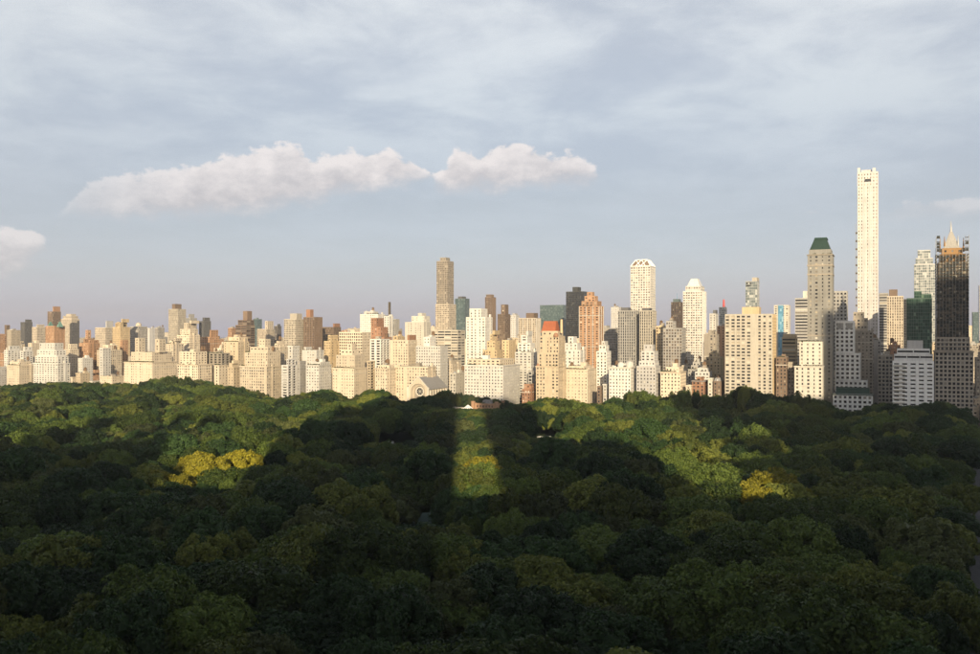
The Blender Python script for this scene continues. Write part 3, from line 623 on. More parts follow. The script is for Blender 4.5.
    rf = MB(); e = 1.0
    for sgn in (-1, 1):
        q = [(0, Fy + .6, pk - .6), (0, Ky, pk - .6), (sgn * (w / 2 + e), Ky, ev - .7), (sgn * (w / 2 + e), Fy + .6, ev - .7)]
        rf.quads([q]); rf.quads([[(x, y2, zz - .4) for x, y2, zz in q]]); rf.quads([[q[3], q[2], (q[2][0], q[2][1], q[2][2] - .4), (q[3][0], q[3][1], q[3][2] - .4)]])
    rf.build('roof', wall('slate'), root)
    cp = MB()
    for sgn in (-1, 1):
        p = [(0, pk + .5), (sgn * (w / 2 + .7), ev + .2), (sgn * (w / 2 + .7), ev - 1.0), (0, pk - .9)]
        for k in range(4):
            a, b = p[k], p[(k + 1) % 4]; cp.quads([[(a[0], Fy - .5, a[1]), (b[0], Fy - .5, b[1]), (b[0], Fy + .58, b[1]), (a[0], Fy + .58, a[1])]])
        cp.poly([(x, Fy - .5, q) for x, q in p])
    cp.build('gable_coping', wall('limestone'), root)
    for sx in (A - .8, Bx - 1.2):
        b = MB(); b.box(sx, sx + 2.0, Fy - 1.1, Fy - .01, 0, ev + 1.5); b.build('buttress', wall('limestone'), root)
    for i in range(7):   # side buttresses and clerestory windows
        yv = Fy + 4 + i * (L - 8) / 6
        b = MB(); b.box(Bx + .01, Bx + 1.3, yv - .7, yv + .7, 0, ev - 2.5); b.frustum(Bx + .01, Bx + 1.3, yv - .7, yv + .7, ev - 2.5, Bx + .01, Bx + .3, yv - .7, yv + .7, ev - 1.2); b.build('buttress', wall('limestone'), root)
        if i < 6:
            q = MB(); yc = yv + (L - 8) / 12; q.box(Bx + .02, Bx + .12, yc - 1.1, yc + 1.1, ev - 9, ev - 3.4); q.build('clerestory_window', glass('glassdark'), root, attr=True)
temple()

# ---- second line and background towers
BK = 'buildings standing in the blocks behind the park front'
def back(label, x0, x1, y, r, col, sty='punched', **kw):
    kw.setdefault('group', BK); kw.setdefault('d', 22); return bld(label, x0, x1, y, r, col, sty, **kw)
TW = dict(name='tower_block', cat='tower', group='towers on the skyline')
T_ = lambda **k: {**TW, **k}
back('cluster of small white flats with cream penthouses behind the shrub-topped block', 4, 21, 350, 40, 'white', 'wide', tiers=[(6, 14, 346, {})])
back('white house with dark roof openings behind the shrub-topped cream block', 20, 33, 351, 45, 'white', 'wide', tiers=[(22, 30, 347, {})])
back('plain cream house rising behind the white terraced block', 28, 44, 343, 110, 'cream', 'pale')
back('plain cream house with flat roof behind the low tan house', 64, 79, 344, 80, 'cream', 'punched', feats=[('tank', 70)])
back('orange brick house with ragged chimneys behind the low tan house', 79, 100, 343, 110, 'brickorange', 'punched', tiers=[(82, 86, 339, {}), (90, 97, 340, {'base': 343})])
back('small white house block before the ragged orange brick house', 78, 93, 358, 34, 'white', 'pale', d=18)
back('orange brick slim stack-like tower on the skyline', 85.5, 91, 330, 260, 'brickorange', 'sparse', d=10)
back('cream and orange mixed house behind the slim white house', 97, 122, 345, 120, 'cream', 'punched', feats=[('tank', 104), ('tank', 115)])
back('orange brick house end near the twin-towered cream block', 120, 128, 340, 160, 'brickorange', 'sparse', d=16)
back('small brown-capped block at the far end of the skyline', -4, 6, 334, 330, 'brickorange', 'punched')
back('narrow brown tower rising over grey flats at the far end', 4.5, 10, 325, 560, 'brown', 'ribs', **T_(d=16))
back('grey-beige slab of flats at the far end of the skyline', 7, 20.5, 330, 430, 'beige', 'ribs')
back('dark grey tower with a stepped top at the far end', 20.5, 32.5, 322, 700, 'dkgray', 'ribs', tiers=[(24, 30, 319.5, {})], **T_())
back('beige block with orange bands beside the twin-gabled brick tower', 32, 46, 327, 450, 'beige', 'bronze', tiers=[(34, 40, 324.5, {})])
back('orange brick tower with twin blue-green pointed gables', 45.5, 65, 326, 250, 'brickorange', 'ribsbronze', auto=False, feats=[('frustum', 47, 54, 327, 321.5, .8, 'verdigris', 'gable_roof', (.05, .6)), ('frustum', 56.5, 63.5, 327, 321.5, .8, 'verdigris', 'gable_roof', (.05, .6))], **T_())
back('brown tower with a square cap behind the twin-gabled brick tower', 47.5, 61, 311.5, 520, 'brown', 'bronze', auto=False, tiers=[(51, 57.5, 306.5, {'sty': 'blank', 'col': 'brickorange'})], **T_())
back('beige rib-fronted tower with a rounded top beside the brown capped tower', 61, 79.5, 319, 620, 'beige', 'ribsbronze', auto=False, tiers=[(63, 78, 316, {'f': .1}), (66, 76, 314, {'f': .3, 'sty': 'blank'})], **T_())
back('grey-beige flat-topped block behind the castle-like tower', 95, 114, 327.5, 480, 'beige', 'bronze', tiers=[(104, 111, 321, {'sty': 'blank', 'col': 'palegray'})])
back('castle-like tan tower with corner turrets and a stepped crown', 112.5, 130, 327, 340, 'gold', 'ribsbronze', auto=False, tiers=[(114, 117.5, 323, {'f': .0, 'k': .3, 'base': 327}), (126, 129.5, 323, {'f': 0, 'k': .3, 'base': 327}), (116.5, 127, 322, {'f': .1, 'base': 327}), (118.5, 125, 319, {'f': .2, 'base': 322})], **T_())
back('grey flat-roofed slab with a round tank house on top', 130, 147.5, 326.5, 400, 'gray', 'bronze', feats=[('dome', 138.5, 5.5, 'beige', .5)], auto=False)
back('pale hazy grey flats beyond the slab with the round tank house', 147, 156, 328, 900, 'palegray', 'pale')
back('pale grey far block beside the brown twin-shafted tower', 155, 164.5, 327.5, 800, 'gray', 'bronze')
back('tall brown-grey ribbed tower with a square brown cap', 168.5, 186, 309, 500, 'concrete', 'ribsbronze', auto=False, tiers=[(172, 181.5, 304, {'sty': 'blank', 'col': 'brown'})], **T_(), )
back('grey tower in two steps behind the brown-grey ribbed tower', 186, 197, 318, 820, 'gray', 'ribs', tiers=[(186, 192, 314, {})], **T_())
back('cream stepped pyramid-topped block before the ribbed tower', 177, 200, 335, 180, 'cream', 'punched', tiers=[(180, 198, 329, {}), (184, 196, 323, {}), (187, 194, 320.5, {'sty': 'blank'})], auto=False)
back('dark grey-brown tower with a peaked top and pale lower half', 199, 211, 321, 620, 'dkgray', 'ribs', tiers=[(202.5, 210, 317.5, {})], auto=False, **T_())
back('cream block with a row of dark terraces before the ribbed tower', 166, 184, 338, 130, 'cream', 'wide', feats=[('greens', 167, 182)])
back('orange-tan block of flats with a small square turret', 194, 219, 337, 250, 'brickorange', 'punched', tiers=[(213, 218.5, 330, {'sty': 'sparse'})])
back('cream block with a white tank drum behind the alley', 214, 232, 342, 60, 'cream', 'pale', feats=[('dome', 222, 3.5, 'white', .3)])
back('grey-tan block with dark planted terraces behind the alley', 205, 230, 353, 32, 'stone', 'balcony', d=16, feats=[('greens', 206, 229)])
back('orange-beige block beside the dark stepped brown tower', 228, 238, 328, 380, 'brickorange', 'bronze')
back('dark brown stepped tower with white bands and a tall flat cap', 235.5, 255, 325, 300, 'brown', 'ribbon', auto=False, tiers=[(238, 254, 320, {'f': .1}), (243, 252, 311, {'f': .25, 'k': .8, 'sty': 'blank'})], **T_())
back('wide tan brick block with green recesses behind the setback cream block', 224, 249, 337, 62, 'tan', 'sparse', feats=[('greens', 225, 240)])
back('far grey-blue glass tower beside the dark stepped brown tower', 253, 262, 319, 950, 'tealgray', 'curtainteal', **T_())
back('beige block with a round turret on the skyline', 257, 274.5, 329, 460, 'beige', 'bronze', tiers=[(265, 273.5, 321, {'sty': 'sparse'})], auto=False)
back('small dark block beside the round-turreted beige block', 274, 281.5, 326, 560, 'dkgray', 'bronze')
back('pale cream block with a tank behind the setback cream block', 270, 290, 341, 90, 'cream', 'punched', feats=[('tank', 280)])
back('concrete slab tower with an even grid of windows', 284, 304.5, 319, 260, 'concrete', 'bronze', auto=False, tiers=[(290, 302, 313.5, {'f': .3, 'sty': 'blank'})], **T_())
back('brown slab tower with a dark vertical recess and brick cap', 303.5, 322.5, 317, 275, 'brown', 'ribs', auto=False, tiers=[(306, 313.5, 309.5, {'f': .3, 'k': .7, 'sty': 'blank', 'col': 'brick'})], **T_())
back('low brown block with a grey side beside the brown slab tower', 322, 341, 327, 400, 'brown', 'bronze', tiers=[(331, 336.5, 323.5, {'sty': 'blank', 'col': 'brick'})])
back('golden stepped house before the brown slab tower', 324, 340, 341, 90, 'gold', 'punched', tiers=[(328, 338, 335, {})])
back('wide cream block with long window rows behind the tan-cream block', 339, 371, 332, 110, 'cream', 'office')
back('small white flats behind the crisp white window-grid block', 302, 324, 350, 40, 'white', 'pale', d=16, tiers=[(304, 312, 347, {})])
back('white block with a planted roof beside the brick tower', 360, 385, 314, 350, 'white', 'pale', feats=[('greens', 372, 384)], tiers=[(364, 378, 311.5, {'f': .3})])
back('red-brown brick block stepping down beside the white planted block', 371, 392, 337, 200, 'brick', 'sparse', tiers=[(371, 388, 327, {'f': 0}), (371, 384, 318, {'f': 0})], auto=False)
back('slim white tower behind the stepping red-brown brick block', 384, 393.5, 316, 300, 'white', 'sparse', d=12)
back('grey narrow block beside the slim white tower', 393, 399.5, 319, 430, 'gray', 'ribs', d=12)
back('thin tall chimney stack on the skyline', 388.2, 390.8, 302, 640, 'bronze', 'blank', d=5, name='chimney_stack', cat='chimney', auto=False, group=None)
back('small gold turreted house before the grey narrow block', 393, 404, 336, 140, 'gold', 'sparse')
back('white-fronted block with dark balcony rows behind the tan house', 370, 390, 339, 55, 'white', 'balcony')
back('cream block with brick huts on its roof behind the temple block', 390, 417, 340, 60, 'cream', 'punched', tiers=[(410, 416, 335, {'sty': 'blank', 'col': 'brick'})])
back('pale stepped apartment tower beside the tall brown-grey spire-like tower', 405, 431, 322, 300, 'limestone', 'pale', auto=False, tiers=[(411.5, 430, 316, {'f': .1}), (418, 426, 313, {'f': .3, 'sty': 'blank'})])
back('bright white stepped block with square windows behind the temple', 416, 448, 346, 62, 'white', 'rows', tiers=[(423.5, 436, 337, {'sty': 'sparse'})], d=20)
back('very tall slim brown-grey tower with paler lower floors', 435.5, 456, 304, 460, 'beige', 'bronze', auto=False, d=26, tiers=[(436.5, 453.8, 261, {'f': .04, 'k': .9, 'col': 'stone', 'sty': 'bronze'}), (440, 450, 257.5, {'f': .2, 'k': .8, 'col': 'stone', 'sty': 'sparse'})], **T_())
back('grey hospital-like slab with strong horizontal bands', 431, 465, 330, 190, 'concrete', 'ribbon', auto=True, roof='tar')
back('dark blue-green glass tower behind the tall slim brown-grey tower', 455, 469.5, 298.5, 760, 'tealgray', 'curtainteal', **T_(tiers=[(458, 466, 296.5, {'sty': 'blank', 'col': 'dkgray'})], auto=False))
back('big blank white block with a stepped white top', 466, 492.5, 317, 150, 'white', 'sparse', auto=False, tiers=[(469.5, 487.5, 308.5, {'f': .06, 'k': .94})], **T_())
back('brown faceted tower behind the big white block', 485, 496, 297, 760, 'brown', 'ribs', tiers=[(486, 494, 294.5, {})], auto=False, **T_())
back('brown-beige tower with a narrow square cap', 497.5, 510.5, 314, 420, 'brown', 'bronze', auto=False, tiers=[(501, 508.5, 304.5, {'f': .2, 'k': .8, 'sty': 'sparse'})], **T_())
back('golden stepped house with a tall pointed crown', 483, 503, 350, 50, 'gold', 'punched', auto=False, tiers=[(487, 500, 341, {}), (490, 497, 334, {}), (491.5, 495.5, 330.5, {'sty': 'blank'})], d=18)
back('gold-roofed small house beside the golden stepped house', 502, 516, 340, 110, 'gold', 'sparse')
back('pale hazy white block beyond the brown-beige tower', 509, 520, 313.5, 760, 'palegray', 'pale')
back('grey-beige block with white vertical piers and a flat cap', 518.5, 541, 318, 420, 'beige', 'ribsbronze', auto=False, tiers=[(526, 538, 313, {'sty': 'blank', 'col': 'brown'})], feats=[('ribsproud', 7.5, 'white')], **T_())
back('white block heaped up in terraces before the red-roofed tower', 515, 537, 352, 66, 'white', 'wide', auto=False, tiers=[(518, 535, 343, {}), (521, 532, 335, {}), (524, 530, 331, {'sty': 'blank'})], d=18)
back('wide grey-green glass office slab on the skyline', 540, 567, 305, 860, 'tealgray', 'curtainteal', **T_(auto=False))
back('black glass tower with a square cap', 566, 589.5, 291.5, 640, 'graphite', 'curtaindark', auto=False, tiers=[(572.5, 581, 287, {'f': .3, 'k': .8, 'sty': 'blank'})], **T_(d=34))
back('orange brick tower with white window strips and a stepped crown', 579, 604, 306, 210, 'brickorange', 'wide', auto=False, tiers=[(581.5, 601.5, 301, {'f': .08}), (584.5, 598, 296, {'f': .2, 'k': .8}), (587, 594.5, 292, {'f': .3, 'k': .7, 'sty': 'sparse'})], feats=[('ribsproud', 9.0, 'white')], **T_())
back('white stepped block before the orange brick tower', 563.5, 585, 350, 52, 'white', 'sparse', auto=False, tiers=[(565, 581, 343, {}), (568, 577, 336.5, {})], d=16)
back('small white house with dark upper windows beside the orange brick tower', 596.5, 611, 351, 54, 'white', 'punched', tiers=[(599, 609, 345, {}), (602, 608, 341, {})], d=16)
back('dim grey block with ragged roof huts behind the white drum-topped block', 602, 620, 328, 330, 'gray', 'bronze', tiers=[(604, 610, 325.5, {})])
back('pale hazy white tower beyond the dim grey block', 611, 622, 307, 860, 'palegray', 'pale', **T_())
back('grey slab tower with close vertical ribs and a dark cap', 618, 640, 310.5, 210, 'gray', 'ribs', auto=False, tiers=[(621, 631, 307.5, {'f': .3, 'sty': 'blank', 'col': 'dkgray'})], **T_())
back('beige slab tower with close vertical ribs below the crowned tower', 639.5, 656.5, 310.5, 200, 'concrete', 'ribs', auto=False, tiers=[(642, 652, 308, {'f': .3, 'sty': 'blank', 'col': 'dkgray'})], **T_())
ct, cti = back('tall pale tower with a white chamfered diamond-cut crown', 630.5, 655.5, 266, 340, 'white', 'whitegrid', d=30, auto=False, feats=[('frustum', 631.2, 655, 266.3, 260, .42, 'brown', 'crown', (.02, .95))], **T_())
back('gold narrow block beside the ribbed slab tower', 656, 666, 326, 190, 'gold', 'bronze', d=14)
back('grey block with vertical ribs beneath the dark brown tower', 663, 686, 328, 160, 'gray', 'bronze', tiers=[(666, 676, 321, {})])
back('dark brown tower with a pale blue lit top edge', 671, 683.5, 302, 620, 'darkbrown', 'ribs', auto=False, tiers=[(673, 681, 299, {'sty': 'blank', 'col': 'tealgray'})], feats=[('spire', 677, 300, 293, .5, .2, 'sky_blue', .5, 'mast')], **T_())
back('pale bay-fronted tower with a bright white pyramid crown', 683, 706.5, 291, 350, 'white', 'whitegrid', d=30, auto=False, tiers=[(685.5, 704.5, 286, {'f': .06, 'k': .94})], feats=[('ribsproud', 6.4, 'palegray'), ('frustum', 687, 703, 286.4, 278.5, .5, 'whitepaint', 'crown', (.1, .9))], **T_())
back('white narrow tower with a dark cap beyond the pyramid-crowned tower', 709.5, 718.5, 313.5, 420, 'white', 'sparse', auto=False, tiers=[(713, 717.5, 310, {'f': .3, 'sty': 'blank', 'col': 'dkgray'})], **T_())
back('pale grey thin tower with a red mast top', 719, 727, 307, 820, 'palegray', 'curtainpale', auto=False, d=14, feats=[('spire', 723.8, 307.5, 299.5, 2.4, 1.4, 'redpaint', .4, 'mast')], **T_())
back('brown low block under the thin red-topped tower', 704, 719, 334, 220, 'stone', 'punched', tiers=[(708, 716, 330, {})])
back('orange narrow block beside the tall pale slab', 717, 727, 326, 330, 'brickorange', 'sparse', d=14)
back('golden low office block among rooftops in the street gap', 706, 724, 357, 90, 'gold', 'punched', tiers=[(709, 720, 353, {})])
back('dim grey house with flat roof huts behind the dark red brick house', 688, 707, 362, 70, 'gray', 'punched')
back('low white-roofed house among rooftops in the street gap', 695, 712, 368, 44, 'palegray', 'punched', d=16)
gl, gi = back('slim glass tower with a dark sign near its top and concrete core', 745.5, 759.5, 281, 420, 'steel', 'curtainpale', d=24, auto=False, tiers=[(752, 759.3, 277.5, {'f': .02, 'sty': 'blank', 'col': 'concrete'})], **T_())
def sign():
    v = gi[4][0]; m = MB(); A, Fy, z1 = v[0], v[2], v[5]
    m.box(A + 1.2, A + 7.4, Fy - .25, Fy - .02, z1 - 7.2, z1 - 5.8, True); m.box(A + 1.2, A + 3.4, Fy - .25, Fy - .02, z1 - 4.4, z1 - 2.0, True); m.box(A + 6.2, A + 7.6, Fy - .25, Fy - .02, z1 - 5.0, z1 - 1.6, True); m.box(A + 3.4, A + 6.2, Fy - .25, Fy - .02, z1 - 2.2, z1 - 1.5, True)
    m.build('roof_sign', wall('black'), gl)
sign()
bb, bi = back('white tower with a bright blue glass centre strip', 774, 790.5, 305, 420, 'limestone', 'wide', d=22, auto=False, **T_())
def strip():
    v = bi[4][0]; c = (v[0] + v[1]) / 2; wm, gm = MB(), MB()
    facade(wm, gm, (c - 4.2, v[2] - .8), (1, 0), (0, -1), 7, 20, v[5] - .5, STY['curtainblue'], np.random.default_rng(3)); wo = wm.build('bay_frame', wall('sky_blue'), bb); tag(gm.build('glazing', glass('glassblue'), wo, attr=True), kind='stuff')
    m = MB(); m.box(c - 4.2, c - 4.0, v[2] - .8, v[2] - .01, 20, v[5] - .5); m.box(c + 2.6, c + 2.8, v[2] - .8, v[2] - .01, 20, v[5] - .5); m.build('bay_side', wall('sky_blue'), bb)
strip()
back('golden low office block with banded windows beside the hotel wing', 782, 797.5, 337, 110, 'gold', 'ribbon', d=18, tiers=[(783, 797, 334, {'f': .2, 'sty': 'blank'})], auto=False)
back('grey banded tower behind the copper-roofed hotel tower', 795, 809.5, 298, 210, 'gray', 'ribbon', auto=False, tiers=[(803, 808.5, 291, {'sty': 'blank', 'col': 'limestone'})], **T_())
back('grey office tower with a square window grid beside the copper-roofed tower', 832.5, 848, 291, 220, 'gray', 'grid', **T_(auto=False))
back('brown stone stepped block before the slender white tower', 853, 873, 331, 95, 'stone', 'punched', tiers=[(853, 868, 318, {'f': .0}), (850, 864, 312, {'f': .1})], auto=False)
# slender white tower
wt, wi = back('very tall slender white stone tower with a notched top and construction hoist', 857.3, 878.5, 172, 260, 'rosewhite', 'slim', d=24, auto=False, tiers=[(857.5, 860.8, 168, {'f': .03, 'k': .95, 'sty': 'blank'}), (872.5, 876, 168, {'f': .03, 'k': .95, 'base': 172, 'sty': 'blank'}), (861.5, 872, 170, {'f': .2, 'k': .8, 'base': 172, 'sty': 'blank'})], **T_())
def hoist():
    v = wi[4][0]; A, Bx, Fy, z1 = v[0], v[1], v[2], v[5]
    m = MB(); m.box(A - 2.0, A - 1.6, Fy + 1.5, Fy + 1.9, 40, z1 - 60); m.box(A - 2.0, A - 1.6, Fy + 3.6, Fy + 4.0, 40, z1 - 60); m.build('hoist_mast', wall('steel'), wt)
    for i in range(22):
        z = z1 - 72 - i * 9.5; b = MB(); b.box(A - 2.1, A - .01, Fy + 1.4, Fy + 4.1, z, z + 2.0, True); b.build('hoist_tie', wall('bronze'), wt)
    m = MB(); c = (A + Bx) / 2; m.box(c - 3.4, c + 3.4, Fy - .06, Fy - .01, z1 - 11.5, z1 - 8.2); m.build('top_opening', glass('glassdark'), wt, attr=True)
    for x in (A + .8, A + (Bx - A) * .36, A + (Bx - A) * .64, Bx - .8):
        m = MB(); m.box(x - .45, x + .45, Fy - .55, Fy - .004, 30, z1 - 16); m.build('pilaster', wall('white'), wt)
hoist()
back('narrow grey slab with white edge beside the slender white tower', 879, 888.5, 293, 430, 'gray', 'ribbon', d=14, **T_(auto=False))
back('sunlit beige tower with a brown cap between grey towers', 887, 903.5, 296, 360, 'beige', 'ribsbronze', auto=False, tiers=[(889, 897.5, 289.5, {'sty': 'blank', 'col': 'brown'})], **T_())
back('dark narrow tower beside the sunlit beige tower', 902, 908, 299, 520, 'dkgray', 'curtaindark', d=12, **T_(auto=False))
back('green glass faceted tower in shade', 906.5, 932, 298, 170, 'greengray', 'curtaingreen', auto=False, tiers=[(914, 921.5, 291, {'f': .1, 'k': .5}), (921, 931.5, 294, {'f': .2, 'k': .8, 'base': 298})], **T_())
back('pale hazy tower with a stepped translucent crown', 914, 935, 264, 560, 'palegray', 'curtainpale', auto=False, tiers=[(915.5, 933, 258, {'f': .1}), (917.5, 930.5, 250, {'f': .2})], **T_())
back('red brick block in a deep street canyon', 886, 903, 345, 130, 'brick', 'punched')
back('grey stone block with tall windows in the deep street canyon', 878, 893, 355, 60, 'stone', 'office')
back('dark grey block at the foot of the slender white tower', 868, 881, 340, 150, 'gray', 'punched')
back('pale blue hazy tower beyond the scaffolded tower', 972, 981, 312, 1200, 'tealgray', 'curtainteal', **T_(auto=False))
back('white sunlit tower edge beyond the scaffolded tower', 978.5, 990, 285, 700, 'white', 'sparse', **T_(auto=False))
back('grey block on the street corner beyond the scaffolded tower', 974.5, 992, 352, 120, 'stone', 'punched')

def crown_frame():
    A, Bx, Fy, Ky, _, z0 = cti[4][0]; zt = hgt(259.6, world_sr((cti[0] + cti[1]) / 2, cti[2])[1]); w = Bx - A; ix = w / 2 * .42; iy = (Ky - Fy) / 2 * .42; zb = z0 - .2
    c0 = [(A, Fy, zb), (Bx, Fy, zb), (Bx, Ky - 1.5, zb), (A, Ky - 1.5, zb)]; c1 = [(A + ix, Fy + iy, zt), (Bx - ix, Fy + iy, zt), (Bx - ix, Ky - iy, zt), (A + ix, Ky - iy, zt)]
    for i in range(4):
        a0, a1, b0, b1 = (Vector(q) for q in (c0[i], c0[(i + 1) % 4], c1[i], c1[(i + 1) % 4]))
        m = MB(); mid = (a0 + a1) / 2; mt = (b0 + b1) / 2
        for p, q in ((a0, b0), (a0, a1), (b0, b1), (a0.lerp(a1, .25), b0.lerp(b1, .5)), (b0, a0.lerp(a1, .5)), (a0.lerp(a1, .5), b1), (b0.lerp(b1, .5), a0.lerp(a1, .75))): m.tube([p, q], [.75, .75], 5)
        m.build('crown_frame', wall('whitepaint'), ct)
crown_frame()
# ---- ordinary buildings filling the blocks in between (look-alikes, told apart only by place)
FIL = [('cream', 'pale', 'plain cream mid-rise'), ('tan', 'punched', 'plain tan brick mid-rise'),
       ('white', 'punched', 'plain white mid-rise'), ('beige', 'punched', 'plain beige mid-rise'),
       ('brickorange', 'punched', 'plain orange brick mid-rise'), ('gray', 'office', 'plain grey mid-rise'),
       ('stone', 'punched', 'plain grey-brown stone mid-rise')]
LM = [(20, 'shrub-topped cream block'), (52, 'white terraced block'), (83, 'low tan house'), (106, 'slim white house'), (140, 'cream block with two rooftop towers'), (165, 'flank of the twin-towered cream block'), (195, 'cream block with a dark window band'), (225, 'narrow dark alley'), (262, 'setback cream block'), (290, 'balcony-fronted house'), (318, 'crisp white window-grid block'), (350, 'tan-cream block with a central tower'), (386, 'cream block beside the temple'),
      (425, 'gabled temple'), (470, 'broad white apartment block'), (505, 'flank of the broad white block'), (528, 'small red brick house'), (550, 'red-roofed tower'), (580, 'wide plain cream block'), (603, 'low houses of the street gap'), (622, 'white block with roof drums'), (648, 'grey stepped stone block'), (673, 'cream-white block with square windows'), (703, 'dark red brick house'), (750, 'tall pale slab'), (783, 'dark brown house'), (815, 'copper-roofed hotel tower'), (852, 'white low clubhouse'), (883, 'street canyon'), (912, 'white block with stepped penthouse'), (953, 'scaffolded tower')]
rf = random.Random(11)
for r, hlo, hhi in ((34, 18, 30), (78, 22, 40), (140, 25, 52), (210, 30, 62), (310, 40, 70), (450, 48, 78), (650, 55, 86), (950, 60, 92), (1350, 62, 98), (1900, 64, 104)):
    px = -20.0
    while px < 995:
        z = z_at(px, r); w = rf.uniform(18, 40) * (1 + r / 1500); dpx = w / z * F * 1.05; d = rf.uniform(18, 30)
        rr = r + rf.uniform(0, 22); s0, s1, dd = solve(px, px + dpx, rr, d); rect = (s0, s1, rr, rr + dd)
        ok = not hits(rect, .3)
        h = rf.uniform(hlo, hhi) * (.82 if px < 330 else 1); y = HY + (H - h) * F / z_at(px + dpx / 2, rr)
        if 40 < r and rf.random() < .08: ok = False
        # nothing taller than its surroundings in the open street gaps
        if ok:
            cols = np.linspace(px + .5, px + dpx - .5, 8); near = [min([q[3] for q in VIS if q[4] < rr and q[0] <= c_ <= q[1]] + [topl(c_) + 1]) for c_ in cols]
            ok = sum(y < q - .6 for q in near) >= 1
        if ok:
            k = rf.choices(range(len(FIL)), (7, 5, 1, 5, 3, 2, 3))[0]; c, st, lab = FIL[k]
            bld(lab + ' ' + ('far ' if r > 400 else '') + 'behind the ' + min(LM, key=lambda q: abs(q[0] - px - dpx / 2))[1], px, px + dpx, y, rr, c, st, d=d, group='ordinary mid-rises behind the park front', fixed=True, name='mid_rise_building')
        px += dpx + rf.uniform(0.3, 2.0)

# ------------------------------------------------------------------ buildings on the near side of the park, behind the viewpoint; unseen, sized to cast the park's shade
CANOPY = 18.0
def shade_tower(label, x0, x1, h, b, depth=26, col='stone', sty='office', steps=()):
    sh_ = -SUN_DX * b; x0 += sh_; x1 += sh_
    root = empty('apartment_tower', ((x0 + x1) / 2, -b, 0), 0); tag(root, label, 'tower', 'unseen towers shaped to shade the park')
    rng = np.random.default_rng(int(abs(x0) * 3 + h)); w = x1 - x0
    for (f0, f1, z0, z1) in [(0, 1, 0, h)] + list(steps):
        wm, gm = MB(), MB(); A, Bx, Fy, Ky = -w / 2 + w * f0, -w / 2 + w * f1, -depth / 2, depth / 2; S = (6.0,) + STY[sty][1:2] + (5.0,) + STY[sty][3:]
        facade(wm, gm, (Bx, Ky), (-1, 0), (0, 1), Bx - A, z0, z1, S, rng); facade(wm, gm, (A, Ky), (0, -1), (-1, 0), depth, z0, z1, S, rng); facade(wm, gm, (Bx, Fy), (0, 1), (1, 0), depth, z0, z1, S, rng)
        facade(wm, gm, (A, Fy), (1, 0), (0, -1), Bx - A, z0, z1, None, rng)
        wm.quads([[(A, Fy, z1), (Bx, Fy, z1), (Bx, Ky, z1), (A, Ky, z1)]])
        wo = wm.build('wall', wall(col), root); tag(gm.build('glazing', glass(S[6]), wo, attr=True), kind='stuff')
def hz_(zt, b, h0=CANOPY): return h0 + (zt + b) * SUN_TAN
shade_tower('hotel block carrying the viewpoint terrace', -24, 26, hz_(365, 23), 26, 34, 'limestone')
shade_tower('tall glass tower of a pair, north of the viewpoint hotel', -74, -4, hz_(960, 150), 150, 40, 'tealgray', 'curtaindark')
shade_tower('tall glass tower of a pair, south of the viewpoint hotel', 16, 60, hz_(970, 150, 11), 150, 40, 'tealgray', 'curtaindark')
shade_tower('brown brick tower beside the north glass tower', -107, -74.5, hz_(800, 120), 120, 26, 'brown', 'punched')
shade_tower('tan mid-rise with low roof north of the brown brick tower', -140, -107.5, hz_(395, 100), 100, 26, 'tan', 'punched')
shade_tower('cream mid-rise north of the tan mid-rise', -162, -140.5, hz_(455, 100), 100, 26, 'cream', 'punched')
shade_tower('stone apartment tower with twin crowns north of the cream mid-rise', -214, -162.5, hz_(560, 100), 100, 26, 'stone', 'punched', steps=[(.05, .3, hz_(560, 100), hz_(690, 100)), (.62, .9, hz_(560, 100), hz_(660, 100))])
shade_tower('long cream apartment block north of the twin-crowned tower', -298, -214.5, hz_(540, 100), 100, 26, 'cream', 'punched', steps=[(.3, .55, hz_(540, 100), hz_(700, 100))])
shade_tower('brick apartment block further along the park side', -385, -298.5, hz_(600, 80), 80, 26, 'brick', 'punched', steps=[(.1, .3, hz_(600, 80), hz_(760, 80))])
shade_tower('white apartment block furthest along the park side', -520, -385.5, hz_(640, 60), 60, 26, 'white', 'punched', steps=[(.2, .35, hz_(640, 60), hz_(800, 60)), (.6, .7, hz_(640, 60), hz_(820, 60))])
shade_tower('grey office block south of the pair of glass towers', 60.5, 98, hz_(560, 120), 120, 26, 'gray', 'office')
shade_tower('low limestone block south of the grey office block', 98.5, 134, hz_(365, 100), 100, 26, 'limestone', 'punched')
shade_tower('brown block south of the low limestone block', 134.5, 184, hz_(470, 100), 100, 26, 'brown', 'punched', steps=[(.45, .95, hz_(470, 100), hz_(560, 100))])
shade_tower('broad grey tower on the street side', 184.5, 276, hz_(855, 160, 22), 160, 30, 'gray', 'office')
shade_tower('limestone block between two street-side towers', 276.5, 340, hz_(845, 160, 20), 160, 30, 'limestone', 'punched')
shade_tower('slim limestone supertall tower on the street side', 340.5, 400, hz_(790, 200, 118), 200, 30, 'limestone', 'office')
shade_tower('dark glass supertall tower on the street side', 400.5, 455, hz_(790, 200, 132), 200, 30, 'dkgray', 'curtaindark')
shade_tower('stone-clad tall tower at the street end', 455.5, 515, hz_(1080, 200, 86), 200, 30, 'stone', 'office')

